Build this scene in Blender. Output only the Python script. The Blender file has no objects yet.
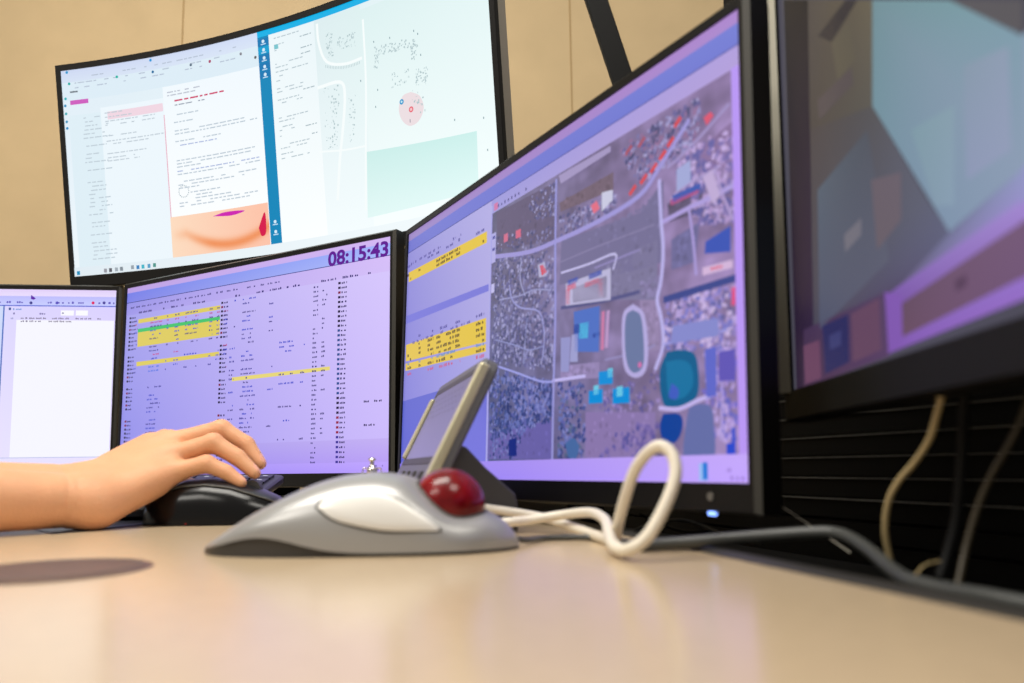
import bpy, bmesh, math, random
import numpy as np
from mathutils import Vector, Matrix, noise

# ------------------------------------------------------------------ frame
# lengths in millimetres, measured from the lens; z = 0 is lens height
ZC = 0.788            # lens height above the floor (m)
HD = 48.0             # lens height above the desk top (mm)
F, PITCH, SHIFT, ROLL = 750.0, .10857, 43.82, -.01363
scene = bpy.context.scene
COL = scene.collection
rnd = random.Random(7)

def W(p):
    return Vector((p[0] / 1000, p[1] / 1000, p[2] / 1000 + ZC))

cp, sp_ = math.cos(PITCH), math.sin(PITCH)
cr, sr = math.cos(ROLL), math.sin(ROLL)

def proj(p):
    yy = p[1] * cp + p[2] * sp_
    zz = -p[1] * sp_ + p[2] * cp
    u, v = F * p[0] / yy, -F * zz / yy
    return np.array((512 + cr * u - sr * v, 341.5 + SHIFT + sr * u + cr * v))

def at(px, py, Y):
    """point seen at that place of the photograph, Y mm in front of the lens"""
    u, v = px - 512, py - 341.5 - SHIFT
    u, v = cr * u + sr * v, -sr * u + cr * v
    d = np.array((u / F, 1, -v / F))
    d = np.array((d[0], d[1] * cp - d[2] * sp_, d[1] * sp_ + d[2] * cp))
    return d * (Y / d[1])

def on_desk(px, py, h=0.0):
    p = at(px, py, 1000.0)
    return p * ((-HD + h) / p[2])

# ------------------------------------------------------------------ materials
def lin(c):
    return tuple(((x / 255) / 12.92 if x / 255 <= .04045 else ((x / 255 + .055) / 1.055) ** 2.4) for x in c)

def mat(name, rgb, rough=.5, metal=0.0, spec=.5, noise_amt=0.0, noise_scale=60, bump=0.0, bump_scale=200, emit=None, emit_s=1.0, coat=0.0, sss=0.0, rgb2=None):
    m = bpy.data.materials.new(name); m.use_nodes = True
    nt = m.node_tree; b = nt.nodes['Principled BSDF']
    c = lin(rgb) + (1,)
    b.inputs['Base Color'].default_value = c
    b.inputs['Roughness'].default_value = rough
    b.inputs['Metallic'].default_value = metal
    b.inputs['Specular IOR Level'].default_value = spec
    b.inputs['Coat Weight'].default_value = coat
    b.inputs['Coat Roughness'].default_value = .08
    if sss:
        b.inputs['Subsurface Weight'].default_value = sss
        b.inputs['Subsurface Radius'].default_value = (1, .35, .2)
        b.inputs['Subsurface Scale'].default_value = .004
    if noise_amt or bump:
        tc = nt.nodes.new('ShaderNodeTexCoord')
    if noise_amt:
        n = nt.nodes.new('ShaderNodeTexNoise'); n.inputs['Scale'].default_value = noise_scale; n.inputs['Detail'].default_value = 4
        nt.links.new(tc.outputs['Object'], n.inputs['Vector'])
        r = nt.nodes.new('ShaderNodeValToRGB')
        k = 1 - noise_amt
        r.color_ramp.elements[0].position = .3; r.color_ramp.elements[1].position = .7
        r.color_ramp.elements[0].color = (lin(rgb2) + (1,)) if rgb2 else (c[0] * k, c[1] * k, c[2] * k, 1)
        r.color_ramp.elements[1].color = c
        nt.links.new(n.outputs['Fac'], r.inputs['Fac']); nt.links.new(r.outputs['Color'], b.inputs['Base Color'])
    if bump:
        n = nt.nodes.new('ShaderNodeTexNoise'); n.inputs['Scale'].default_value = bump_scale; n.inputs['Detail'].default_value = 3
        nt.links.new(tc.outputs['Object'], n.inputs['Vector'])
        bp = nt.nodes.new('ShaderNodeBump'); bp.inputs['Strength'].default_value = bump; bp.inputs['Distance'].default_value = .001
        nt.links.new(n.outputs['Fac'], bp.inputs['Height']); nt.links.new(bp.outputs['Normal'], b.inputs['Normal'])
    if emit:
        b.inputs['Emission Color'].default_value = lin(emit) + (1,); b.inputs['Emission Strength'].default_value = emit_s
    return m

def screen_mat(name, rough, spec):
    m = mat(name, (6, 6, 8), rough, spec=spec)
    nt = m.node_tree; b = nt.nodes['Principled BSDF']
    a = nt.nodes.new('ShaderNodeAttribute'); a.attribute_name = 'pixels'
    nt.links.new(a.outputs['Color'], b.inputs['Emission Color']); b.inputs['Emission Strength'].default_value = 1.0
    return m

M = dict(
    wall=mat('beige wall fabric', (208, 184, 144), .9, spec=.15, noise_amt=.08, noise_scale=9, bump=.25, bump_scale=500),
    seam=mat('wall seam', (176, 150, 110), .9, spec=.1),
    floor=mat('grey carpet', (88, 84, 80), .95, noise_amt=.3, noise_scale=300),
    desk=mat('beige desk laminate', (200, 178, 146), .21, spec=.5, noise_amt=.05, noise_scale=140),
    trim=mat('black desk edge', (46, 44, 40), .5, bump=.2, bump_scale=600),
    black=mat('black plastic', (15, 14, 13), .42, spec=.3, bump=.08, bump_scale=900),
    dark=mat('matt black plastic', (11, 11, 11), .6, spec=.2),
    edge=mat('dark grey plastic edge', (60, 59, 54), .4, spec=.5),
    silverback=mat('grey monitor back', (148, 142, 132), .45),
    slat=mat('black slat metal', (8, 8, 8), .6, spec=.2),
    slatlip=mat('slat lip', (118, 115, 108), .5),
    screen=screen_mat('lit screen', .38, .25),
    gloss=screen_mat('lit glossy screen', .3, .05),
    silver=mat('silver paint', (164, 164, 163), .34, metal=.4, spec=.5),
    silverbtn=mat('silver button', (226, 225, 220), .32, metal=.15, spec=.6),
    groove=mat('dark groove', (70, 68, 64), .6),
    grayplastic=mat('charcoal plastic', (62, 60, 58), .5),
    phone=mat('grey device plastic', (92, 92, 94), .42, bump=.05, bump_scale=700),
    phonerim=mat('silver device rim', (196, 190, 158), .32, metal=.45),
    red=mat('red marbled ball', (132, 0, 8), .22, spec=.35, coat=.05, noise_amt=.5, noise_scale=90, rgb2=(84, 0, 6)),
    white=mat('white cable', (232, 224, 206), .4),
    beigecable=mat('beige cable', (176, 156, 112), .45),
    greycable=mat('grey black cable', (66, 68, 66), .4),
    olive=mat('olive cable', (60, 52, 36), .45),
    chrome=mat('chrome', (214, 208, 196), .15, metal=1.0),
    mouse=mat('glossy black mouse', (9, 9, 10), .2, spec=.3),
    mousetop=mat('satin black mouse top', (26, 27, 32), .34, spec=.6),
    grommet=mat('brown grommet cover', (96, 66, 52), .5, noise_amt=.25, noise_scale=60),
    skin=mat('skin', (226, 168, 126), .5, spec=.35, noise_amt=.1, noise_scale=35, bump=.35, bump_scale=420, sss=.12),
    nail=mat('nail', (232, 172, 146), .25, spec=.5),
    blueled=mat('blue power light', (120, 160, 255), emit=(130, 165, 255), emit_s=2.2),
    redled=mat('red sensor light', (120, 10, 10), emit=(150, 14, 12), emit_s=.6),
    logo=mat('grey logo', (120, 118, 112), .4, metal=.4),
    pad=mat('dark mouse mat', (52, 54, 66), .3, spec=.5),
    lit_bevel_grey=mat('dull grey for lit bevel look', (196, 192, 176), .5, spec=.3),
    key=mat('black key', (30, 31, 34), .4),
    legend=mat('key legend', (190, 195, 205), .6),
)

# ------------------------------------------------------------------ mesh builder
class MB:
    def __init__(s):
        s.v, s.f, s.m, s.c = [], [], [], []
    def add(s, verts, faces, mi=0, col=None):
        o = len(s.v); s.v += [tuple(map(float, p)) for p in verts]
        for k, f in enumerate(faces):
            s.f.append([i + o for i in f]); s.m.append(mi)
            s.c.append(col[k] if isinstance(col, list) else col)
    def box(s, O, ax, lo, hi, mi=0):
        """box in the frame O + a*ax0 + b*ax1 + c*ax2"""
        P = [O + ax[0] * (hi if i & 1 else lo)[0] + ax[1] * (hi if i & 2 else lo)[1] + ax[2] * (hi if i & 4 else lo)[2] for i in range(8)]
        s.add(P, [(0, 2, 3, 1), (4, 5, 7, 6), (0, 1, 5, 4), (2, 6, 7, 3), (0, 4, 6, 2), (1, 3, 7, 5)], mi)
    def prism(s, poly, d, mi=0):
        n = len(poly); d = np.array(d)
        P = [np.array(p) for p in poly] + [np.array(p) + d for p in poly]
        s.add(P, [tuple(range(n))[::-1], tuple(range(n, 2 * n))] + [(i, (i + 1) % n, n + (i + 1) % n, n + i) for i in range(n)], mi)
    def grid(s, P, mi=0, closed_u=False, closed_v=False):
        nu, nv = len(P), len(P[0]); fs = []
        for i in range(nu if closed_u else nu - 1):
            for j in range(nv if closed_v else nv - 1):
                i2, j2 = (i + 1) % nu, (j + 1) % nv
                fs.append((i * nv + j, i2 * nv + j, i2 * nv + j2, i * nv + j2))
        s.add([p for r in P for p in r], fs, mi)
    def tube(s, pts, r, seg=12, mi=0, cap=True):
        pts = [np.array(p, float) for p in pts]; n = len(pts)
        rr = r if hasattr(r, '__len__') else [r] * n
        up = None; rings = []
        for i in range(n):
            t = pts[min(i + 1, n - 1)] - pts[max(i - 1, 0)]; t = t / (np.linalg.norm(t) + 1e-9)
            if up is None:
                up = np.cross(t, (0, 0, 1.) if abs(t[2]) < .9 else (1., 0, 0))
            a = up - t * np.dot(up, t); a /= np.linalg.norm(a) + 1e-9; b = np.cross(t, a); up = a
            rings.append([pts[i] + rr[i] * (a * math.cos(2 * math.pi * k / seg) + b * math.sin(2 * math.pi * k / seg)) for k in range(seg)])
        o = len(s.v); s.grid(rings, mi, closed_v=True)
        if cap:
            s.f.append([o + k for k in range(seg)]); s.m.append(mi); s.c.append(None)
            s.f.append([o + (n - 1) * seg + k for k in range(seg)][::-1]); s.m.append(mi); s.c.append(None)
    def lathe(s, C, prof, seg=32, mi=0):
        C = np.array(C)
        P = [[C + np.array((r * math.cos(2 * math.pi * k / seg), r * math.sin(2 * math.pi * k / seg), z)) for k in range(seg)] for r, z in prof]
        s.grid(P, mi, closed_v=True)
    def ball(s, C, r, nu=32, nv=20, mi=0):
        s.lathe(C, [(max(1e-3, r * math.sin(math.pi * i / nv)), -r * math.cos(math.pi * i / nv)) for i in range(nv + 1)], nu, mi)
    def build(s, name, mats, parent=None, base=None, smooth=True, bevel=0.0, angle=40, seg=2):
        mats = mats if isinstance(mats, (list, tuple)) else [mats]
        R = parent.matrix_world.translation if parent else (W(base) if base is not None else Vector((0, 0, 0)))
        me = bpy.data.meshes.new(name)
        me.from_pydata([tuple(W(p) - R) for p in s.v], [], s.f)
        for m in mats: me.materials.append(m)
        me.polygons.foreach_set('material_index', s.m)
        if any(c is not None for c in s.c):
            a = me.color_attributes.new('pixels', 'FLOAT_COLOR', 'CORNER')
            out = []
            for f, c in zip(s.f, s.c):
                for k in range(len(f)):
                    q = c[k % len(c)] if (c and isinstance(c[0], (tuple, list))) else (c or (0, 0, 0))
                    out += [q[0], q[1], q[2], 1]
            a.data.foreach_set('color', out)
        else:
            bm = bmesh.new(); bm.from_mesh(me); bmesh.ops.recalc_face_normals(bm, faces=bm.faces); bm.to_mesh(me); bm.free()
        o = bpy.data.objects.new(name, me); COL.objects.link(o)
        o.location = (0, 0, 0) if parent else R
        if parent: o.parent = parent
        if smooth:
            me.polygons.foreach_set('use_smooth', [True] * len(me.polygons))
            me.set_sharp_from_angle(angle=math.radians(angle))
        if bevel:
            b = o.modifiers.new('bevel', 'BEVEL'); b.width = bevel / 1000; b.segments = seg; b.limit_method = 'ANGLE'; b.angle_limit = math.radians(35)
            b.harden_normals = False
        return o

def tag(o, label=None, cat=None, group=None, kind=None):
    if label: o['label'] = label
    if cat: o['category'] = cat
    if group: o['group'] = group
    if kind: o['kind'] = kind
    return o

def thing(name, base, label, cat, group=None):
    o = bpy.data.objects.new(name, None); COL.objects.link(o)
    o.location = W(base); o.empty_display_size = .05
    bpy.context.view_layer.update()
    return tag(o, label, cat, group)

def spline(pts, n=10):
    """Catmull-Rom through the points"""
    P = [np.array(p, float) for p in pts]; P = [2 * P[0] - P[1]] + P + [2 * P[-1] - P[-2]]
    out = []
    for i in range(1, len(P) - 2):
        for k in range(n):
            t = k / n
            out.append(.5 * (2 * P[i] + (P[i + 1] - P[i - 1]) * t + (2 * P[i - 1] - 5 * P[i] + 4 * P[i + 1] - P[i + 2]) * t * t + (3 * P[i] - P[i - 1] - 3 * P[i + 1] + P[i + 2]) * t ** 3))
    out.append(P[-2]); return out

X3 = (np.array((1., 0, 0)), np.array((0, 1., 0)), np.array((0, 0, 1.)))
O0 = np.zeros(3)

# ------------------------------------------------------------------ setting
ZF = -ZC * 1000       # floor
b = MB(); b.box(O0, X3, (-3200, -2200, ZF - 50), (2600, 1700, ZF)); tag(b.build('floor', M['floor'], smooth=False), kind='structure')
b = MB(); b.box(O0, X3, (-3200, 1640, ZF), (2600, 1740, 1950), 0)
for px in (-620, 183, 570, 950):
    q = at(px, 20, 1640)
    b.box(O0, X3, (q[0] - 2.0, 1639.2, ZF), (q[0] + 2.0, 1641, 1950), 1)
tag(b.build('wall_back', [M['wall'], M['seam']], smooth=False), kind='structure')

# slatted rail wall beside the desk: runs along a line x = 465 - .33 y
sd = np.array((-.3134, .9496, 0)); sn = np.array((-.9496, -.3134, 0)); up3 = np.array((0, 0, 1.))
S0 = np.array((465., 0, 0)); SA = (sd, sn, up3)
b = MB()
b.box(S0, SA, (-500, -40, ZF), (1560, -8, 236), 0)
z = 22.0 - 16.9 * 10
while z < 225:
    b.box(S0, SA, (-500, -8, z - 15.6), (1560, 0, z - 1.1), 0)
    if z > -36: b.box(S0, SA, (-500, -5, z - .9), (1560, 1.2, z - .25), 1)
    z += 16.9
b.box(S0, SA, (-505, -42, 236), (1565, 3, 246), 0)
b.box(S0, SA, (-500, -36, 246), (771, -2, 760), 0)
for zz in (14.0, 30.5):  # short pale strips stand in for highlights on the slat edges
    b.box(S0, SA, (415, 0, zz - 1.5), (452, 4, zz + 1.5), 1)
b.box(S0, SA, (446, 0, -19), (462, 4, -15.5), 1); b.box(S0, SA, (415, 0, -3), (436, 4, 0), 1)  # more strips drawn as slat edge highlights
tag(b.build('wall_right', [M['slat'], M['slatlip']], smooth=False), kind='structure')

# ------------------------------------------------------------------ desk
bp = [on_desk(*q) for q in ((1019, 614.5), (920, 598.5), (820, 579.5), (680, 552), (600, 531), (555, 519))]
A = np.polyfit([p[1] for p in bp], [p[0] for p in bp], 1)      # x = A0*y + A1 : desk edge next to the trim
ex = lambda y: A[0] * y + A[1]
t = thing('desk', (-500, 600, ZF), 'beige laminate desk top with a black rubber edge along the slatted wall', 'desk')
YF, YB = -260, 1560
edge_line = [(ex(YF), YF), (ex(660), 660)] + [(ex(660) - 8 * k - 1.5 * k * k, 660 + 22 * k) for k in range(1, 5)] + [(-150, 1000), (-150, YB)]
b = MB()
b.prism([(-1700, YF, -HD - 28)] + [(x, y, -HD - 28) for x, y in edge_line] + [(-1700, YB, -HD - 28)], (0, 0, 28))
b.build('desk_top', M['desk'], t, smooth=False)
b = MB()
prof = [(0, -30), (0, .4), (3, 1.6), (9, 2.2), (14, .8), (16.5, -4), (17, -30)]
rows = []
for k, (x, y) in enumerate(edge_line):
    a_, e_ = np.array(edge_line[max(k - 1, 0)]), np.array(edge_line[min(k + 1, len(edge_line) - 1)])
    d_ = (e_ - a_) / np.linalg.norm(e_ - a_); n_ = np.array((d_[1], -d_[0], 0))
    rows.append([np.array((x, y, -HD)) + n_ * a + up3 * c for a, c in prof])
b.grid(rows, closed_v=True); b.f += [list(range(7)), list(range(len(rows) * 7 - 7, len(rows) * 7))]; b.m += [0, 0]; b.c += [None, None]
b.build('edge_trim', M['trim'], t)
for x, y in ((-1600, 650), (-220, 1100), (-650, 1500)):
    b = MB(); b.box(np.array((x, y, 0.)), X3, (-25, -40, ZF), (25, 40, -HD - 28)); b.build('leg', M['dark'], t, smooth=False, bevel=3)
# cable trough in the gap between desk and slats
t = thing('cable_tray', on_desk(800, 560) + np.array((60, 0, -60)), 'black tray for cables in the gap behind the desk edge', 'cable tray')
b = MB()
f0, f1 = S0 + sd * -210, S0 + sd * 1050
ol = [(ex(-200) + 20, -200), (ex(640) + 20, 640), (ex(660), 705), (-118, 1000)]
pl = [(x, y, -HD - 34) for x, y in ol] + [(f1[0] - 3, f1[1], -HD - 34), (f0[0] - 3, f0[1], -HD - 34)]
b.prism(pl, (0, 0, 4)); b.build('tray_floor', M['dark'], t, smooth=False)
for k in range(5):
    p = f0 + (f1 - f0) * (k / 4 * .9 + .05); b = MB(); b.box(np.array((p[0], p[1], 0)), SA, (-12, 3, -HD - 90), (12, 8, -HD - 34.2)); b.build('bracket', M['dark'], t, smooth=False)

# flat round grommet cover let into the desk
c = np.array((-229., 378., -HD))
t = thing('desk_grommet', c, 'round brown cable cover set into the desk in front of the forearm', 'grommet')
b = MB(); b.lathe(c, [(.01, .9), (38, .9), (40, 1.3), (44, 1.1), (46, .1)], 64); b.build('cover', M['grommet'], t)
b = MB(); b.lathe(c, [(39.2, 1.0), (40, 1.55), (41, 1.0)], 64); b.build('rim', M['grayplastic'], t)

# ------------------------------------------------------------------ screens
class Screen:
    """a lit panel: surf(u, v, off) gives the point at u across, v down (0..1)"""
    def __init__(s, surf, nu=1):
        s.surf, s.nu, s.mb = surf, nu, MB()
    def uv(s, px, py):
        q = np.array((.5, .5))
        for _ in range(30):
            f = proj(s.surf(q[0], q[1], 0)) - (px, py)
            J = np.stack([(proj(s.surf(q[0] + 1e-4, q[1], 0)) - proj(s.surf(q[0], q[1], 0))) / 1e-4,
                          (proj(s.surf(q[0], q[1] + 1e-4, 0)) - proj(s.surf(q[0], q[1], 0))) / 1e-4], 1)
            d = np.linalg.solve(J, f); q = q - np.clip(d, -.3, .3)
            if abs(d).max() < 1e-6: break
        return float(q[0]), float(q[1])
    def quad(s, pts, cols, L):
        """four uv corners TL TR BR BL; one colour or four"""
        c4 = [lin(c) for c in cols] if isinstance(cols[0], (tuple, list)) else [lin(cols)] * 4
        n = max(1, int(math.ceil(max(abs(pts[1][0] - pts[0][0]), abs(pts[2][0] - pts[3][0])) * s.nu)))
        g = isinstance(cols[0], (tuple, list)); n, m_ = (max(n, 8), 8) if g else (n, 1)
        bi = lambda q, a, e: tuple((q[0][i] * (1 - a) + q[1][i] * a) * (1 - e) + (q[3][i] * (1 - a) + q[2][i] * a) * e for i in range(len(q[0])))
        for k in range(n):
            for r_ in range(m_):
                ae = [(k / n, r_ / m_), (k / n, (r_ + 1) / m_), ((k + 1) / n, (r_ + 1) / m_), ((k + 1) / n, r_ / m_)]
                s.mb.add([s.surf(*bi(pts, a, e), .05 + .12 * L) for a, e in ae], [(0, 1, 2, 3)], 0, [[bi(c4, a, e) for a, e in ae]])
    def raster(s, u0, v0, u1, v1, nx, ny, fn, L):
        g = [[(u0 + (u1 - u0) * i / nx, v0 + (v1 - v0) * j / ny) for j in range(ny + 1)] for i in range(nx + 1)]
        c = [[lin(fn(*g[i][j])) for j in range(ny + 1)] for i in range(nx + 1)]
        for i in range(nx):
            for j in range(ny):
                q = [(i, j), (i, j + 1), (i + 1, j + 1), (i + 1, j)]
                s.mb.add([s.surf(*g[a][e], .05 + .12 * L) for a, e in q], [(0, 1, 2, 3)], 0, [[c[a][e] for a, e in q]])
    def rect(s, u0, v0, u1, v1, col, L):
        s.quad([(u0, v0), (u1, v0), (u1, v1), (u0, v1)], col, L)
    def poly(s, pts, col, L):
        c = lin(col); s.mb.add([s.surf(u, v, .05 + .12 * L) for u, v in pts], [tuple(range(len(pts)))[::-1]], 0, c)
    def pp(s, pts, col, L):
        q = [s.uv(*p) for p in pts]
        if len(q) == 4: s.quad(q, col, L)
        else: s.poly(q, col, L)
    def line(s, pts, w, col, L, w2=None):
        """polyline of width w (in v units) through uv points"""
        pts = [np.array(p) for p in pts]; asp = s.asp
        for a, e in zip(pts[:-1], pts[1:]):
            d = (e - a) * (asp, 1); n = np.array((-d[1], d[0])) / (np.linalg.norm(d) + 1e-9) * w / 2; n = n / (asp, 1)
            x = (e - a) * .04
            s.poly([tuple(a - x + n), tuple(e + x + n), tuple(e + x - n), tuple(a - x - n)], col, L)
    def disc(s, u, v, r, col, L, n=20):
        s.poly([(u + r / s.asp * math.cos(2 * math.pi * k / n), v + r * math.sin(2 * math.pi * k / n)) for k in range(n)], col, L)
    solid = False
    def words(s, u0, v, u1, h, col, L, fill=.75):
        """one line of small print as word-length strokes"""
        u = u0
        while u < u1 - .002:
            w = min(rnd.uniform(.004, .016) * (h / .008), u1 - u)
            if rnd.random() < fill:
                if s.solid: s.rect(u, v + h * .25, u + w, v + h * .9, col, L)
                k = 0 if s.solid else max(1, int(w * s.asp / (h * .75)))
                for j in range(k):
                    hh = h * rnd.uniform(.6, 1.0)
                    s.rect(u + w * j / k, v + h - hh, u + w * (j + .72) / k, v + h, col, L)
            u += w + .003 * (h / .008)
    def text(s, txt, u0, v0, u1, v1, col, L, bold=.03):
        cu = bpy.data.curves.new('t', 'FONT'); cu.body = txt; cu.size = 1; cu.offset = bold; cu.resolution_u = 4
        o = bpy.data.objects.new('t', cu); COL.objects.link(o); bpy.context.view_layer.update()
        me = bpy.data.meshes.new_from_object(o.evaluated_get(bpy.context.evaluated_depsgraph_get()))
        V = [v.co.copy() for v in me.vertices]; xs = [v.x for v in V]; ys = [v.y for v in V]
        x0, x1, y0, y1 = min(xs), max(xs), min(ys), max(ys)
        P = [s.surf(u0 + (v.x - x0) / (x1 - x0) * (u1 - u0), v1 + (v.y - y0) / (y1 - y0) * (v0 - v1), .05 + .12 * L) for v in V]
        s.mb.add(P, [tuple(p.vertices) for p in me.polygons], 0, lin(col))
        bpy.data.objects.remove(o); bpy.data.curves.remove(cu); bpy.data.meshes.remove(me)

def frame(c, yaw, tilt):
    u = np.array((math.cos(yaw), math.sin(yaw), 0)); n = np.array((math.sin(yaw), -math.cos(yaw), 0))
    up = up3 * math.cos(tilt) - n * math.sin(tilt); nn = n * math.cos(tilt) + up3 * math.sin(tilt)
    return np.array(c, float), (u, up, nn)

def flat_monitor(name, C, yaw, tilt, label, group, smat='screen', w=531., h=299., side=8., top=8., bot=18., support='stand', face='black', edgem='edge'):
    C, ax = frame(C, yaw, tilt); u, up, n = ax
    P = lambda a, b_, c_: C + u * a + up * b_ + n * c_
    base = P(0, -h / 2 - bot, -40)
    t = thing(name, (base[0], base[1], base[2]), label, 'monitor', group)
    s = Screen(lambda uu, vv, off: P((uu - .5) * w, (.5 - vv) * h, off)); s.asp = w / h
    # bezel: sloped frame around the panel
    b = MB()
    def ring(e, z_):   # e: growth beyond the panel (side, top, bottom)
        return [P(-w / 2 - e[0], h / 2 + e[1], z_), P(w / 2 + e[0], h / 2 + e[1], z_), P(w / 2 + e[0], -h / 2 - e[2], z_), P(-w / 2 - e[0], -h / 2 - e[2], z_)]
    rings = [ring((-.2, -.2, -.2), -1), ring((-.2, -.2, -.2), 2.2), ring((side * .5, top * .7, bot * .93), 2.8)]
    b.grid(rings, 0, closed_v=True)
    b.grid([ring((side * .5, top * .7, bot * .93), 2.8), ring((side, top, bot), .2)], 1, closed_v=True)  # default edge colour is paler than the face, painting light caught by the chamfer
    b.grid([ring((side, top, bot), .2), ring((side, top, bot), -16)], 0, closed_v=True)
    b.build('bezel', [M[face], M[edgem]], t, smooth=False)
    # casing
    b = MB()
    q = [(1, -16), (.985, -22), (.72, -44), (.6, -48)]
    W2, HT, HB = w / 2 + side, h / 2 + top, h / 2 + bot
    rr = [[P(-W2 * k, HT * k, z_), P(W2 * k, HT * k, z_), P(W2 * k, -HB * k, z_), P(-W2 * k, -HB * k, z_)] for k, z_ in q]
    b.grid(rr, 0, closed_v=True); b.add(rr[-1], [(0, 1, 2, 3)]); b.build('casing', M['dark'], t, smooth=False, bevel=2)
    if support == 'stand':
        b = MB(); zd = -HD
        q0 = P(0, -40, -48); q1 = np.array((q0[0], q0[1], 0)) - np.array((n[0], n[1], 0)) * 34
        b.tube([q0, q0 * .3 + np.array((q1[0], q1[1], q0[2])) * .7, np.array((q1[0], q1[1], q0[2] - 60)), np.array((q1[0], q1[1], zd + 6))], [24, 24, 24, 26], 16)
        b.build('stand_neck', M['dark'], t)
        b = MB(); b.box(np.array((q1[0], q1[1], zd)), (u, np.array((n[0], n[1], 0)), up3), (-110, -90, .2), (110, 70, 12)); b.build('stand_base', M['dark'], t, smooth=False, bevel=5)
    else:                                  # arm reaching back to the slatted wall
        b = MB(); q0 = P(0, 0, -48); d = -np.array((n[0], n[1], 0))
        k = np.dot(S0 - q0, sn) / np.dot(d, sn); q1 = q0 + d * (k - 2)
        q1[2] = min(q1[2], 190)
        b.box(q0, ax, (-50, -50, -6), (50, 50, 0)); b.tube([q0, q0 * .5 + q1 * .5, q1], 17, 14)
        b.build('monitor_arm', M['dark'], t, smooth=True)
    return t, s, P, (w, h, side, top, bot)

def led_logo(t, P, dims, led_px=None, logo_px=None):
    pass

def table_rows(s, u0, u1, v0, v1, pitch, cols, col, L, skip=.25):
    v = v0
    while v < v1:
        for (a, w_, keep) in cols:
            if rnd.random() < keep:
                s.words(a, v, a + w_ * rnd.uniform(.6, 1), pitch * .42, col if not callable(col) else col(), L)
        v += pitch

# ---- monitor at the far side of the hand (document window)
t1, s, P1, d1 = flat_monitor('document_monitor', (-902.7, 1163.6, 144.1), .115, -.012,
    'black monitor showing an almost empty white document window behind the forearm', 'row of flat monitors along the desk')
s.rect(0, 0, 1, 1, [(226, 226, 255), (216, 206, 255), (236, 228, 255), (228, 228, 255)], 0)
u5, v5 = s.uv(5, 306); _, vA = s.uv(60, 296.5); _, vB = s.uv(60, 300.5); _, vL = s.uv(60, 305.5); _, vE = s.uv(60, 457)
s.rect(0, 0, 1, vA, [(232, 216, 250), (226, 208, 250)] + [(232, 220, 252)] * 2, 1)
s.rect(0, vA, 1, vL, [(186, 190, 252), (190, 188, 252), (200, 206, 255), (198, 204, 255)], 1)
s.rect(0, vL, 1, vL + .006, (96, 108, 214), 2)
s.rect(0, vL + .006, u5 - .004, .97, (206, 218, 250), 2); s.rect(u5 - .004, vL, u5, .97, (84, 116, 196), 3)
um, vm = s.uv(17, 312)
s.rect(um, s.uv(20, 320)[1], s.uv(111, 400)[0], vE, (246, 246, 255), 2)
s.rect(u5, vE, 1, vE + .004, (190, 196, 236), 3); s.rect(0, .962, 1, 1, (206, 196, 250), 3)
for k in range(34):
    a = .02 + k * .029
    s.words(a, vL - .022, a + .019, .012, (96, 84, 190), 3)
for px, c in ((96, (226, 20, 90)), (107, (70, 60, 150)), (60, (90, 80, 190)), (34, (60, 60, 140))):
    uu, vv = s.uv(px, 303); s.disc(uu - .008, vv, .008, c, 4)
uu, vv = s.uv(33, 297.5); s.poly([(uu - .005, vv - .014), (uu + .009, vv + .006), (uu + .002, vv + .013), (uu - .005, vv + .008)], (92, 30, 168), 5)
uu, vv = s.uv(9, 309); s.rect(uu, vv - .008, uu + .006, vv + .006, (30, 70, 140), 4); s.words(uu + .012, vv - .004, uu + .05, .009, (90, 140, 210), 4)
for a, w_, v_, wt in ((12, 5, 313.5, 0), (21, 28, 313.5, 0), (61, 13, 313, 1), (76, 12, 313, 1)):
    ua, va = s.uv(a, v_); ub, _ = s.uv(a + w_, v_)
    if wt: s.rect(ua, va - .014, ub, va + .014, (250, 250, 255), 3)
    s.words(ua + .004, va - .006, ub - .004, .011, (110, 100, 160), 4)
for v_, e in ((318.2, 102), (321.2, 72)):
    ua, va = s.uv(21, v_); ub, _ = s.uv(e, v_); s.words(ua, va - .005, ub, .009, (120, 110, 140), 4, .9)
ua, va = s.uv(11, 318.4); s.words(ua, va - .005, ua + .012, .009, (150, 150, 200), 4)
s.mb.build('screen', M['screen'], t1, smooth=False)

# ---- monitor with the clock
t2, s, P2, d2 = flat_monitor('dispatch_monitor', (-384.1, 1054.6, 144.6), -.501, .006,
    'black monitor with a lilac table of rows and the purple clock 08:15:43', 'row of flat monitors along the desk')
s.rect(0, 0, 1, 1, [(170, 166, 236), (216, 200, 252), (202, 184, 252), (140, 137, 232)], 0)  # corner tints paint in the panel's viewing-angle colour shift
s.rect(0, 0, 1, .028, [(190, 160, 226), (214, 184, 244), (206, 182, 244), (186, 160, 230)], 1)
s.rect(0, .028, 1, .08, [(118, 128, 232), (160, 178, 252), (170, 186, 252), (128, 130, 230)], 1)
s.rect(0, .080, 1, .0835, (66, 70, 140), 2)
s.rect(0, .0835, 1, .150, [(150, 146, 230), (214, 190, 248), (212, 190, 248), (160, 152, 232)], 1)
ua, va = s.uv(328.6, 252.2); ub, vb = s.uv(388.8, 241.4); _, vc = s.uv(328.6, 266.8)
s.text('08:15:43', ua, va, ub, vc + .002, (94, 14, 146), 6, .030)
for k in range(24):
    a = .02 + k * .026; s.words(a, .106 if a < .7 else .104, a + .018, .010, (70, 64, 130), 3)
for a, w_ in ((.06, .08), (.17, .09), (.30, .05), (.47, .02), (.53, .05), (.60, .07), (.66, .05), (.73, .04), (.78, .05), (.85, .11), (.98, .015)):
    s.words(a, .138, a + w_, .011, (60, 54, 120), 3)
Y_, G_ = (222, 204, 96), (70, 196, 110)
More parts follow.
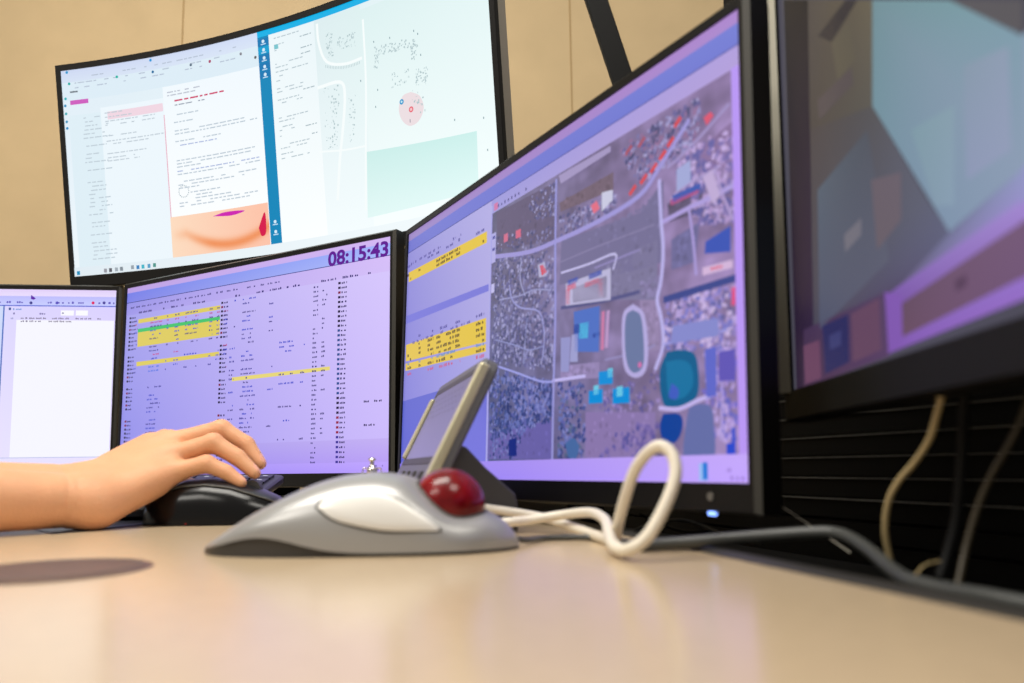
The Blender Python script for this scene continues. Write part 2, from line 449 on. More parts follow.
for pts, c in (([(138.5, 319.5), (220.5, 305.2), (220.5, 309.4), (138.5, 323.6)], Y_), ([(138, 329), (220.2, 316.4), (220.2, 319.8), (138, 332.6)], G_),
               ([(138, 332.6), (220.2, 319.8), (219.6, 335.2), (137.4, 347)], Y_), ([(136.6, 362), (219.2, 351.6), (219.2, 355.6), (136.6, 366.4)], Y_),
               ([(232, 377.4), (330, 366.4), (330, 370.2), (232, 381.4)], (230, 214, 120))):
    s.pp(pts, c, 2)
ur = {k: s.uv(*k)[0] for k in ()}
U = lambda x, y=350: s.uv(x, y)[0]
pitch = .0212; v = .158; row = 0
while v < .955:
    for x in (U(127, 380), U(219, 380), U(337, 380)):
        first = x < .2
        if not (row in (9, 17, 24, 25) and x < .5):
            dk = (34, 26, 60)
            if x < .5 or v < .74:
                s.rect(x, v + .004, x + .008, v + .0145, dk if rnd.random() < .85 else (130, 24, 60), 4)
                if x > .8 and .35 < v < .65: s.rect(x + .001, v + .004, x + .008, v + .014, (40, 80, 150), 5)
            else:
                s.rect(x, v + .004, x + .008, v + .0145, (150, 30, 60) if v < .82 else (60, 50, 150), 4)
            s.words(x + .011, v + .005, x + .029, .0095, (52, 44, 100), 4, 1.0)
    low = v > .86
    tc = rnd.choice(((60, 56, 150), (54, 70, 200), (70, 60, 130)))
    if 1 <= row <= 15 or (18 <= row <= 26) or row > 26:
        if rnd.random() < .8 and not low: s.words(.115, v + .004, .115 + rnd.uniform(.03, .07), .009, (60, 110, 225) if row in (13, 14) else ((200, 70, 130) if row in (10, 15, 2) else tc), 4)
        if row < 16:
            for a, w_ in ((.045, .012), (.19, .008), (.225, .02), (.27, .055), (.37, .015), (.40, .012), (.43, .015)):
                if rnd.random() < (.85 if row < 9 else .4): s.words(a, v + .004, a + w_, .009, (190, 80, 140) if row in (2, 10, 15) else tc, 4)
    if rnd.random() < .85 and not low: s.words(.50, v + .004, .50 + rnd.uniform(.03, .06), .009, tc, 4)
    if rnd.random() < .35 and not low: s.words(.455, v + .004, .475, .009, tc, 4)
    if rnd.random() < .25 and not low: s.words(.60, v + .004, .62, .009, tc, 4); 
    if rnd.random() < .22 and not low: s.words(.64, v + .004, .64 + rnd.uniform(.03, .06), .009, tc, 4); s.words(.715, v + .004, .73, .009, tc, 4)
    s.words(.755, v + .004, .772, .009, (64, 58, 120), 4, .9)
    if rnd.random() < .75 and not low: s.words(.785, v + .004, .785 + rnd.uniform(.008, .018), .009, (64, 58, 120), 4)
    v += pitch; row += 1
for px, py in ((366, 400.5), (366, 424)):
    uu, vv = s.uv(px - 2, py); s.words(uu, vv, uu + .055, .009, (50, 40, 90), 4)
s.rect(0, .858, 1, .955, [(150, 146, 232), (196, 176, 244), (186, 160, 246), (138, 132, 234)], 1)
s.rect(0, .955, 1, 1, [(148, 134, 240), (192, 166, 255), (184, 156, 255), (140, 128, 240)], 3)
for v_ in (.966, .981): s.words(.955, v_, .982, .008, (96, 70, 170), 5)
s.mb.build('screen', M['screen'], t2, smooth=False)

# ---- monitor with the aerial map
t3, s, P3, d3 = flat_monitor('map_monitor', (7.0, 671.6, 137.9), -1.032, .035,
    'black monitor showing an aerial town map beside a yellow-striped list', 'row of flat monitors along the desk', support='arm')
s.rect(0, 0, 1, 1, [(140, 132, 220), (190, 160, 240), (196, 168, 255), (96, 92, 214)], 0)
s.rect(0, 0, 1, .03, [(158, 134, 196), (174, 136, 206), (170, 134, 204), (150, 132, 196)], 1)
s.rect(0, .03, 1, .078, [(112, 116, 206), (116, 126, 212), (114, 122, 210), (112, 116, 206)], 1)
s.rect(0, .078, 1, .081, (70, 74, 150), 2)
s.rect(0, .081, 1, .135, [(150, 146, 214), (172, 152, 216), (176, 152, 214), (156, 150, 216)], 1)
um, vm = s.uv(490.5, 330)
uR = s.uv(737.5, 300)[0]; VT, VB = .128, .942
# left list window
s.rect(0, .081, um - .004, VB, [(146, 142, 214), (178, 172, 226), (168, 162, 226), (124, 122, 212)], 2)
s.pp([(407, 316), (489, 284), (489, 291), (406.6, 324)], (120, 120, 214), 3)
s.pp([(402.8, 401.5), (489, 376), (489, 462), (400.5, 462)], [(92, 100, 200), (112, 114, 208), (118, 116, 220), (88, 94, 206)], 3)
YW = (226, 194, 62)
s.pp([(409, 272.7), (487.3, 231.3), (487.3, 242.6), (409, 282.4)], YW, 3)
s.pp([(406.4, 345), (486.5, 317.8), (486.3, 342), (406.2, 361.5)], YW, 3)
s.pp([(406, 363.8), (486.2, 344), (486.2, 351.6), (405.8, 371)], YW, 3)
s.rect(um - .006, .1, um, VB, (176, 174, 228), 4)
for k in range(13): s.words(.02 + k * .024, .128 + 0, .02 + k * .024 + .014, .011, (90, 84, 160), 4)
for k in range(13): s.words(.02 + k * .024, .46, .02 + k * .024 + .014, .011, (90, 84, 160), 4)
def prows(ya, yb, n, c):
    for k in range(n):
        q0, q1 = s.uv(408, ya[0] + (ya[1] - ya[0]) * k / max(1, n - 1)), s.uv(486, yb[0] + (yb[1] - yb[0]) * k / max(1, n - 1))
        for a, e in ((0, .06), (.17, .2), (.3, .38), (.42, .72), (.9, .99)):
            ua_ = q0[0] + (q1[0] - q0[0]) * a; ub_ = q0[0] + (q1[0] - q0[0]) * e
            s.words(ua_, q0[1] + (q1[1] - q0[1]) * a - .005, ub_, .012, c, 5)
prows((275.5, 280), (236, 240), 2, (70, 52, 40)); prows((347, 360), (321, 339), 4, (70, 52, 40)); prows((368, 368), (348.5, 348.5), 1, (70, 52, 40)); prows((364, 364), (343, 343), 1, (90, 140, 190))
prows((267, 267), (229, 229), 1, (80, 74, 150)); prows((339, 339), (313, 313), 1, (80, 74, 150)); prows((374, 374), (355, 355), 1, (200, 90, 130))
# toolbar above the map
s.rect(um, .081, 1, VT, [(156, 152, 218), (176, 158, 220), (178, 158, 218), (160, 156, 218)], 3)
for k in range(9): s.words(um + .02 + k * .012, .106, um + .026 + k * .012, .012, (84, 80, 140), 4)
s.rect(um + .006, .098, um + .02, .122, (206, 120, 170), 4)
# the aerial picture: mottled ground, then fields, roads, roofs, water
N = 90
def ground(u_, v_):
    f = noise.fractal(Vector((u_ * 9, v_ * 7, 3.1)), .9, 2.0, 5); g = noise.noise(Vector((u_ * 60, v_ * 38, 1.7)))
    r_ = (u_ - um) / (uR - um); q_ = (v_ - VT) / (VB - VT)
    k = 1 + .20 * f + .12 * g
    lo_ = max(0, q_ - .35) * max(0, 1 - r_ * 1.4)
    return tuple(max(0, min(255, c * k)) for c in (106 + 38 * r_ - 34 * lo_, 103 + 19 * r_ - 18 * lo_, 134 + 34 * r_ + 10 * lo_))
s.raster(um, VT, uR, VB, N, N, ground, 3)
for pts, c in (([(497, 213), (556, 182), (556, 240), (498, 250)], (104, 92, 136)), ([(560, 203), (614, 172), (614, 190), (561, 212)], (118, 98, 128)),
               ([(562, 241), (642, 212), (664, 180), (664, 262), (630, 272), (560, 285)], (118, 110, 166)), ([(590, 268), (658, 240), (658, 300), (615, 300)], (126, 118, 172)),
               ([(668, 204), (704, 188), (702, 212), (670, 222)], (96, 84, 126)), ([(672, 240), (700, 222), (696, 262), (672, 270)], (112, 106, 170)),
               ([(586, 412), (656, 412), (656, 458), (586, 458)], (140, 118, 190)), ([(561, 366), (600, 362), (600, 378), (561, 380)], (148, 130, 196)),
               ([(700, 150), (737, 118), (737, 160), (705, 178)], (140, 112, 176)), ([(645, 352), (660, 350), (660, 300), (640, 300)], (150, 130, 190)),
               ([(487, 434), (552, 420), (552, 459), (487, 459)], (106, 96, 184)), ([(640, 282), (662, 276), (662, 296), (640, 300)], (132, 120, 180))):
    c = (c[0] * .98, c[1], c[2] * .9); s.pp(pts, c, 4)
    q_ = [np.array(s.uv(*p)) for p in pts]
    for _ in range(70):
        a, e = rnd.uniform(.06, .94), rnd.uniform(.06, .94); p_ = (q_[0] * (1 - a) + q_[1] * a) * (1 - e) + (q_[3] * (1 - a) + q_[2] * a) * e; k = rnd.uniform(.88, 1.12); z_ = rnd.uniform(.002, .009)
        s.poly([(p_[0] + z_ * rnd.uniform(.6, 1.2) * math.cos(j * 1.05) / s.asp, p_[1] + z_ * rnd.uniform(.6, 1.2) * math.sin(j * 1.05)) for j in range(6)], tuple(min(255, x * k) for x in c), 4.1 + .4 * rnd.random())
def scatter(pts, n, cols, size, L, ang=.4):
    """small roofs, cars and trees inside a patch of the map"""
    q = [np.array(s.uv(*p)) for p in pts]
    size *= .8
    for _ in range(int(n * 1.6)):
        a, e = rnd.random(), rnd.random()
        c_ = (q[0] * (1 - a) + q[1] * a) * (1 - e) + (q[3] * (1 - a) + q[2] * a) * e
        w_, h_ = size * rnd.uniform(.5, 1.2), size * rnd.uniform(.4, 1.0); th = ang + rnd.choice((0, 1.57)) + rnd.uniform(-.3, .3)
        cs, sn_ = math.cos(th), math.sin(th)
        s.poly([(c_[0] + (x * cs - y * sn_) / s.asp, c_[1] + x * sn_ + y * cs) for x, y in ((-w_, -h_), (w_, -h_), (w_, h_), (-w_, h_))], tuple(.72 * a_ + .28 * e_ for a_, e_ in zip(rnd.choice(cols), ground(c_[0], c_[1]))), L + rnd.random() * .5)
GRB = [(70, 74, 120), (150, 150, 204), (178, 176, 224), (92, 92, 150), (60, 66, 108), (120, 118, 170)]
scatter([(494, 258), (554, 250), (554, 318), (494, 320)], 330, GRB, .0075, 5)
scatter([(493, 318), (554, 316), (554, 372), (493, 362)], 420, GRB, .0075, 5)
BLU = [(36, 52, 118), (52, 74, 140), (100, 116, 190), (132, 138, 208), (26, 44, 104), (86, 92, 170)]
scatter([(491, 368), (553, 382), (553, 420), (491, 440)], 420, BLU, .0085, 5)
scatter([(491, 420), (530, 420), (515, 458), (491, 458)], 90, BLU, .0075, 5)
scatter([(559, 384), (586, 384), (586, 458), (559, 458)], 130, BLU + [(74, 100, 130)], .008, 5)
scatter([(530, 196), (556, 182), (556, 214), (530, 222)], 60, GRB, .006, 5)
scatter([(560, 218), (618, 190), (618, 214), (562, 238)], 100, GRB, .007, 5)
scatter([(618, 150), (700, 96), (700, 140), (640, 184)], 200, GRB + [(150, 110, 150)], .0075, 5)
scatter([(668, 150), (737, 130), (737, 220), (700, 226)], 170, [(188, 160, 216), (120, 108, 176), (84, 88, 160), (206, 184, 236)], .0085, 5)
scatter([(668, 300), (737, 284), (737, 352), (664, 352)], 200, [(196, 176, 236), (110, 116, 206), (150, 136, 212), (84, 88, 150), (216, 196, 240)], .008, 5)
scatter([(705, 350), (737, 350), (737, 440), (705, 440)], 70, [(176, 150, 226), (110, 104, 214), (198, 176, 240), (90, 96, 200)], .009, 5)
scatter([(600, 395), (660, 370), (660, 412), (600, 412)], 60, [(110, 100, 170), (84, 80, 150), (160, 140, 204)], .007, 5)
scatter([(620, 430), (660, 420), (660, 458), (600, 458)], 40, [(96, 84, 160), (120, 104, 180), (70, 70, 150)], .009, 5)
scatter([(497, 236), (554, 226), (554, 246), (497, 252)], 60, GRB, .006, 5)
def road(pts, w, c=(160, 156, 202), L=6.2): s.line([s.uv(*p) for p in spline([(x, y, 0) for x, y in pts], 4) for x, y in [(p[0], p[1])]] if False else [s.uv(p[0], p[1]) for p in spline([(x, y, 0) for x, y in pts], 4)], w, c, L)
road([(557, 180), (556, 250), (556, 320), (554, 400), (553, 459)], .010, (150, 148, 214))
road([(494, 257), (530, 252), (560, 240), (600, 221), (640, 196), (660, 168), (690, 120)], .014, (158, 150, 214))
road([(660, 180), (662, 222), (664, 250), (662, 280), (658, 300), (662, 318), (664, 345), (656, 370)], .011, (184, 176, 232))
road([(664, 222), (690, 208), (715, 196), (737, 184)], .012, (172, 156, 218))
road([(690, 210), (694, 240), (697, 275)], .008, (168, 152, 214))
road([(494, 365), (515, 372), (540, 381), (553, 382)], .007, (150, 152, 220)); road([(553, 381), (586, 376)], .009, (190, 180, 236))
road([(562, 273), (590, 264), (616, 254), (614, 270)], .006, (196, 190, 234))
road([(510, 285), (513, 300), (522, 308), (540, 312), (545, 335), (543, 360)], .006, (150, 150, 206))
road([(596, 268), (640, 250)], .004, (150, 140, 196))
road([(665, 300), (737, 278)], .016, (60, 72, 140)); road([(562, 308), (600, 302), (640, 292)], .010, (84, 84, 134))
road([(668, 168), (680, 158), (700, 138), (716, 120), (730, 104)], .008, (160, 146, 196)); road([(672, 200), (680, 190), (704, 176), (722, 166)], .006, (170, 154, 204)); road([(716, 170), (724, 196), (734, 220)], .006, (176, 156, 206))
road([(500, 300), (520, 296), (535, 290), (552, 290)], .005, (150, 150, 196)); road([(522, 258), (521, 280), (526, 296)], .005, (160, 160, 204)); road([(496, 340), (515, 345), (530, 350), (545, 346)], .004, (140, 144, 196)); road([(528, 318), (526, 340), (524, 364)], .004, (140, 144, 196))
road([(562, 262), (600, 246), (655, 225)], .003, (140, 132, 172)); road([(606, 360), (640, 352), (656, 345)], .005, (146, 138, 188)); road([(664, 345), (690, 338), (728, 330)], .007, (150, 146, 214)); road([(722, 350), (723, 400), (722, 440)], .006, (176, 158, 222))
# stadium oval, ponds, field
def ellipse(pts, c, L): s.poly([s.uv(p[0], p[1]) for p in spline([(x, y, 0) for x, y in pts] + [(pts[0][0], pts[0][1], 0)], 5)[:-1]], c, L)
ellipse([(634, 304), (645, 314), (649, 345), (647, 370), (637, 378), (626, 370), (623, 345), (624, 314)], (178, 168, 220), 7)
ellipse([(634, 310), (642, 317), (645, 345), (644, 366), (636, 373), (629, 366), (626, 345), (627, 317)], (104, 118, 160), 8)
s.disc(*s.uv(641, 365), .007, (206, 110, 170), 9)
ellipse([(668, 352), (682, 350), (696, 355), (700, 380), (697, 398), (682, 406), (668, 408), (662, 395), (661, 370)], (0, 92, 140), 7)
ellipse([(667, 362), (682, 360), (692, 366), (694, 385), (684, 398), (670, 396)], (10, 112, 160), 8)
ellipse([(673, 383), (680, 390), (678, 399), (670, 397)], (60, 90, 190), 9)
road([(660, 408), (680, 409), (700, 400), (712, 396)], .010, (190, 176, 232), 8)
ellipse([(664, 414), (680, 414), (684, 424), (680, 438), (672, 444), (663, 438), (661, 425)], (0, 62, 150), 7)
ellipse([(690, 408), (700, 404), (712, 407), (715, 425), (714, 459), (686, 459), (687, 425)], (98, 108, 166), 7)
ellipse([(566, 444), (574, 438), (580, 446), (577, 458), (570, 458)], (70, 104, 160), 7)
# school, blue roofs, red-framed lots
CY = (0, 140, 226)
for pts, c in (([(567, 284), (612, 268), (612, 300), (567, 306)], (190, 180, 226)), ([(574, 288), (608, 276), (608, 298), (574, 303)], (120, 110, 148)),
               ([(569, 281), (579, 277), (579, 282), (569, 286)], (70, 84, 180)), ([(590, 275), (603, 270), (603, 275), (590, 280)], (70, 84, 180)),
               ([(568, 286), (577, 282), (577, 288), (568, 292)], (214, 62, 92)), ([(586, 283), (600, 278), (600, 283), (586, 288)], (220, 62, 86)), ([(600, 280), (605, 278), (604, 297), (599, 298)], (214, 58, 84)), ([(567, 290), (571, 289), (571, 304), (567, 305)], (210, 70, 104)),
               ([(575, 312), (601, 306), (600, 352), (576, 352)], (78, 110, 204)), ([(580, 324), (590, 322), (589, 338), (580, 339)], (80, 180, 232)), ([(575, 325), (581, 324), (581, 333), (575, 334)], (40, 60, 150)), ([(594, 334), (601, 332), (601, 336), (594, 338)], (40, 60, 150)),
               ([(603, 312), (606, 311), (605, 350), (602, 350)], (206, 120, 172)), ([(608, 311), (611, 310), (609, 348), (606, 348)], (190, 150, 208)),
               ([(600, 372), (614, 370), (614, 384), (600, 385)], CY), ([(590, 391), (604, 389), (604, 403), (590, 404)], CY), ([(614, 389), (631, 387), (631, 403), (614, 404)], CY),
               ([(609, 369), (614, 368), (614, 377), (609, 378)], (110, 200, 240)), ([(595, 386), (600, 385), (600, 394), (595, 395)], (110, 200, 240)), ([(618, 387), (624, 386), (624, 396), (618, 397)], (110, 200, 240)),
               ([(539, 265), (546, 262), (548, 276), (540, 278)], (180, 172, 218)), ([(541, 266), (544, 265), (548, 272), (543, 276)], (220, 60, 84)),
               ([(505, 235), (509, 233), (509, 241), (505, 243)], (214, 110, 148)), ([(517, 231), (522, 229), (522, 237), (517, 239)], (220, 104, 140)),
               ([(592, 206), (598, 201), (601, 209), (595, 214)], (230, 110, 140)), ([(603, 193), (614, 190), (614, 200), (603, 212)], (206, 200, 236)),
               ([(678, 170), (692, 160), (692, 182), (678, 192)], (166, 168, 226)), ([(674, 196), (702, 183), (702, 189), (674, 203)], (64, 90, 184)), ([(672, 200), (700, 190), (700, 193), (672, 206)], (180, 84, 140)),
               ([(704, 178), (714, 170), (722, 196), (714, 204)], (196, 170, 224)), ([(707, 242), (732, 226), (732, 252), (706, 254)], (60, 84, 190)), ([(704, 268), (734, 260), (734, 268), (704, 276)], (216, 180, 228)), ([(712, 268), (724, 265), (724, 268), (712, 271)], (226, 80, 110)),
               ([(706, 350), (718, 346), (718, 396), (708, 398)], (96, 102, 210)), ([(720, 352), (737, 349), (737, 380), (720, 382)], (98, 84, 190)), ([(728, 444), (741 - 4, 442), (737, 457), (728, 457)], (34, 70, 214)), ([(733, 428), (737, 427), (737, 444), (733, 444)], (60, 80, 210)),
               ([(674, 326), (720, 318), (720, 336), (672, 344)], (136, 136, 214)), ([(696, 314), (696, 314), (696, 315), (696, 316)], (200, 190, 240)), ([(573, 335), (579, 334), (579, 362), (571, 362)], (160, 156, 216)), ([(562, 338), (572, 337), (570, 372), (562, 372)], (150, 146, 210)),
               ([(705, 118), (712, 112), (715, 116), (708, 126)], (224, 86, 120)), ([(733, 288), (737, 287), (737, 305), (733, 306)], (226, 80, 140)),
               ([(560, 176), (612, 146), (612, 152), (562, 184)], (168, 150, 204)), ([(510, 440), (517, 438), (518, 456), (510, 456)], (20, 40, 130))):
    s.pp(pts, (c[0] * .97, c[1], c[2] * .95), 10)
for k, (x, y) in enumerate(((634, 192), (645, 181), (655, 170), (664, 157), (672, 144), (679, 124), (630, 152), (643, 144))):
    s.line([s.uv(x - 3, y + 3), s.uv(x + 3, y - 6)], .011, (216, 72, 78) if k < 6 else (168, 84, 104), 10.5)
s.rect(um + .003, .20, um + .018, .30, (176, 172, 226), 11); s.rect(um + .006, .21, um + .015, .22, (80, 80, 160), 12); s.rect(um + .006, .25, um + .015, .26, (80, 80, 160), 12); s.rect(um + .004, .37, um + .016, .40, (190, 186, 232), 11)
s.rect(uR, .128, 1, VB, (184, 150, 244), 11)
s.rect(um, VT, um + .003, VB, (160, 156, 226), 11)
s.rect(0, VB, 1, 1, [(130, 112, 232), (196, 168, 250), (196, 166, 255), (118, 104, 236)], 12)
uu, vv = s.uv(706, 472); s.rect(uu - .008, vv - .018, uu + .006, vv + .018, (150, 190, 244), 13); s.rect(uu - .002, vv - .02, uu + .006, vv + .016, (30, 120, 214), 14)
for py in (468, 476): uu, vv = s.uv(728, py); s.words(uu - .015, vv, uu + .028, .008, (150, 120, 210), 13)
s.mb.build('screen', M['screen'], t3, smooth=False)
w, h = d3[0], d3[1]
def on_bezel(P, cx, cy, zoff):
    """u,v millimetres on the monitor face seen at a place"""
    q = np.array((0., 0.))
    for _ in range(20):
        f = proj(P(q[0], q[1], zoff)) - (cx, cy)
        J = np.stack([proj(P(q[0] + .1, q[1], zoff)) - proj(P(q[0], q[1], zoff)), proj(P(q[0], q[1] + .1, zoff)) - proj(P(q[0], q[1], zoff))], 1) / .1
        q = q - np.clip(np.linalg.solve(J, f), -80, 80)
    return q
q = on_bezel(P3, 710, 496.5, 3); b = MB()
b.add([P3(q[0] + 2.6 * math.cos(k * math.pi / 10), q[1] + 2.6 * math.sin(k * math.pi / 10), 3.2 if j == 0 else 2.0) for j in (0, 1) for k in range(20)],
      [tuple(range(20))] + [(k, (k + 1) % 20, 20 + (k + 1) % 20, 20 + k) for k in range(20)])
tag(b.build('logo', M['logo'], t3, smooth=False), 'small round grey emblem')
q = on_bezel(P3, 712.5, 513.5, 1.2); b = MB()
b.tube([P3(q[0] - 2.6, q[1], 1.2), P3(q[0] + 2.6, q[1], 1.2)], 1.5, 10)
tag(b.build('power_light', M['blueled'], t3), 'glowing pale blue power light')

# ---- near monitor, seen almost edge-on
yaw4 = math.radians(-93.2); fb = at(797, 391, 505.0)
u4 = np.array((math.cos(yaw4), math.sin(yaw4), 0)); n4 = np.array((math.sin(yaw4), -math.cos(yaw4), 0))
C4 = fb + u4 * 531 / 2 + up3 * 299 / 2
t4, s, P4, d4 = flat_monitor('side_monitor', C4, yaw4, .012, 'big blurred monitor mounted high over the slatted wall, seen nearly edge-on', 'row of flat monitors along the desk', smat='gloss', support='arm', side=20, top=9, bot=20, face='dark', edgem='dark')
b = MB(); hh = 299 / 2 + 1
b.prism([P4(-531 / 2 - a, -hh, z_) for a, z_ in ((0, 2.2), (13, 8.5), (18, 7.5), (20, 2), (20, 0), (0, 0))], P4(0, 2 * hh, 0) - P4(0, 0, 0))  # far bevel alone made pale, its lit look put into the colour
tag(b.build('lit_bevel_strip', M['lit_bevel_grey'], t4, smooth=False, bevel=.6), 'pale grey strip standing for the lit bevel')
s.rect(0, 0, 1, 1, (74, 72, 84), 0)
def g4(pts, c, L): s.pp([p for p in pts], c, L)  # patches paint soft reflections into the panel's emissive colours
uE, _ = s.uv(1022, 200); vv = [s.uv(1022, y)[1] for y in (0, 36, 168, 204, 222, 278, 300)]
for a_, e_, c in ((vv[1], vv[2], (138, 156, 178)), (vv[2], vv[3], (146, 146, 196)), (vv[3], vv[4], (158, 130, 204)), (vv[4], vv[5], (114, 86, 117)), (vv[5], vv[6], (146, 110, 196))): s.rect(uE - .01, max(0, a_), .97, min(1, e_), c, .6)  # painted reflection tones carried on along the rest of the panel
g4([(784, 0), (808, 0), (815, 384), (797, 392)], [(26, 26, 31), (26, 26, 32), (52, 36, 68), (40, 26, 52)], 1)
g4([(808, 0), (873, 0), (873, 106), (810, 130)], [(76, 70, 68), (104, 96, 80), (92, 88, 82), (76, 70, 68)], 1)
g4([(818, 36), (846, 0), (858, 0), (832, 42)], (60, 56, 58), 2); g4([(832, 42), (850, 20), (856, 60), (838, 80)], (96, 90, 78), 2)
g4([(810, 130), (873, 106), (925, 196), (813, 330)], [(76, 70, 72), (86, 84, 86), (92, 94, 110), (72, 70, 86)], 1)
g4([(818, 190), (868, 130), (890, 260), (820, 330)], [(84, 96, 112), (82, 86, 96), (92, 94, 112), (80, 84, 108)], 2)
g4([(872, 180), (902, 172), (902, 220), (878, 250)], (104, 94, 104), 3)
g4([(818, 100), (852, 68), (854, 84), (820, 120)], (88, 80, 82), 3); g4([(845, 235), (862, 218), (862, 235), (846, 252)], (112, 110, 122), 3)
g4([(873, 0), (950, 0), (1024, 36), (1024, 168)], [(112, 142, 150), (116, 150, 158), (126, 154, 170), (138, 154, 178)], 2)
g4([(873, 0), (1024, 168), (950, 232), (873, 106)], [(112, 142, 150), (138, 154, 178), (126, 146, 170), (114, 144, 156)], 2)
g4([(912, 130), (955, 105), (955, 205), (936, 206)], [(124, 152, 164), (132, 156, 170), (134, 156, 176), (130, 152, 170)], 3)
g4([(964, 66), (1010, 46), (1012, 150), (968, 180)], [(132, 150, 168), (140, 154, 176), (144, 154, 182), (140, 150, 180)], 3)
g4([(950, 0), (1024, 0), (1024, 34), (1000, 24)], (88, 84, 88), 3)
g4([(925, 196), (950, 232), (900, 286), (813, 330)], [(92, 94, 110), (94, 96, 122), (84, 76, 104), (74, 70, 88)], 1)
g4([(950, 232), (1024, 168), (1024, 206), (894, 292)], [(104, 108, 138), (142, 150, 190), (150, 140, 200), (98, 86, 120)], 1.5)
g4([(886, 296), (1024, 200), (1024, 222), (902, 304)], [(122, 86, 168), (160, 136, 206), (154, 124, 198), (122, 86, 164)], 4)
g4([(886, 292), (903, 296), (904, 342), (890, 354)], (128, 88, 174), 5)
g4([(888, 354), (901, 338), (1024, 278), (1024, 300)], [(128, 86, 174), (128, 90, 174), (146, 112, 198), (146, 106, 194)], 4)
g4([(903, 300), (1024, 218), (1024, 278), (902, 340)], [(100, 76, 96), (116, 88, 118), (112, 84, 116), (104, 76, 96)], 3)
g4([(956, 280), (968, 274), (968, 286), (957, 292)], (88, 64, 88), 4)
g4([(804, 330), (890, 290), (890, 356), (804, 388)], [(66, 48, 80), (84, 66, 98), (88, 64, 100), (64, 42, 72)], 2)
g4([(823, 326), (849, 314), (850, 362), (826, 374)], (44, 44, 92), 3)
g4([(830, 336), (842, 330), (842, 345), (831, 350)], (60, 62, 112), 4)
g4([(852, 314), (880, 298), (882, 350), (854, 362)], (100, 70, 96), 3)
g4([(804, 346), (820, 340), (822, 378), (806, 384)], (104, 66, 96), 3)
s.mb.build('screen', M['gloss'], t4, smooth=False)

# ---- curved wide monitor above
TVq = (-348.5, 1080.5, 492.1, -.396, -.130, 772.6, 336., 1406.)
TC, (tu, tup, tn) = frame(TVq[:3], TVq[3], TVq[4])
def tvs(uu, vv, off, w=TVq[5], h=TVq[6], R=TVq[7]):
    a = (uu - .5) * w / R
    return TC + tu * ((R - off) * math.sin(a)) + tn * (R - (R - off) * math.cos(a)) + tup * ((.5 - vv) * h)
t = thing('curved_monitor', TC - tup * 185, 'wide curved black monitor with white web pages raised above the others', 'monitor')
s = Screen(tvs, 40); s.solid = True; s.asp = TVq[5] / TVq[6]
def tvring(e, z_, n=40):
    w, h = TVq[5], TVq[6]; U0, U1 = -e[0] / w, 1 + e[0] / w; V0, V1 = -e[1] / h, 1 + e[2] / h
    us = [U0 + (U1 - U0) * k / n for k in range(n + 1)]
    return [tvs(x, V0, z_) for x in us] + [tvs(x, V1, z_) for x in us[::-1]]
b = MB()
b.grid([tvring((-.3,) * 3, -1), tvring((-.3,) * 3, 2), tvring((8, 9, 18), 2)], 0, closed_v=True)
b.grid([tvring((8, 9, 18), 2), tvring((8.6, 9.6, 18.6), 0), tvring((8.6, 9.6, 18.6), -5)], 0, closed_v=True)
b.build('bezel', M['black'], t, angle=30)
b = MB()
rr = [tvring((8.6, 9.6, 18.6), -5), tvring((8.6, 9.6, 18.6), -20), tvring((-20, -20, -20), -34), tvring((-150, -80, -80), -46)]
b.grid(rr, 0, closed_v=True); n = len(rr[0]) // 2
o = len(b.v); b.add(rr[-1], [(k, k + 1, 2 * n - 2 - k, 2 * n - 1 - k) for k in range(n - 1)])
b.build('casing', M['silverback'], t, angle=30)
b = MB(); q0 = TC - tn * 46
b.box(q0, (tu, tup, tn), (-60, -60, -8), (60, 60, 0)); b.tube([q0 - tn * 6, q0 - tn * 120, np.array((q0[0] + 40, 1560, q0[2] - 40)), np.array((q0[0] + 40, 1640, q0[2] - 40))], 22, 16)
b.box(np.array((q0[0] + 40, 1640, q0[2] - 40)), X3, (-60, -12, -90), (60, -1, 90))
b.build('wall_arm', M['dark'], t)
BG = (226, 241, 247)
s.rect(0, 0, 1, 1, [(222, 236, 246), (226, 243, 244), (246, 253, 255), (238, 247, 252)], 0)
T = lambda x, y: s.uv(x, y)
uB0, uB1 = T(263, 120)[0], T(274.2, 120)[0]
VTB = .955
# mail window
s.rect(0, 0, uB0, .06, [(206, 216, 242), (208, 220, 246), (216, 228, 246), (214, 226, 244)], 1)
s.rect(0, .06, uB0, .15, (220, 236, 246), 1)
uP, uN = T(167.5, 160)[0], T(108, 160)[0]
s.rect(.012, .22, T(104, 160)[0], VTB, (222, 238, 246), 1); s.rect(T(104, 160)[0], .2, uP, VTB, (236, 246, 252), 1)
s.rect(uP, .15, uB0, VTB, [(240, 248, 253), (240, 248, 253), (254, 255, 255), (254, 255, 255)], 1)
s.rect(uP - .0015, .28, uP + .0006, .78, (232, 170, 190), 2)
s.pp([(70.3, 100.8), (88.3, 98.6), (88.6, 103), (70.5, 105.2)], (206, 92, 190), 3)
s.rect(T(108, 120)[0], T(120, 110)[1], uP - .002, T(120, 118)[1], (240, 214, 226), 2)
GT = (186, 200, 212)
for v_ in (.035, .062, .085): s.words(.03, v_, uB0 - .06 * rnd.random() - .03, .008, (182, 194, 212), 3, .45)
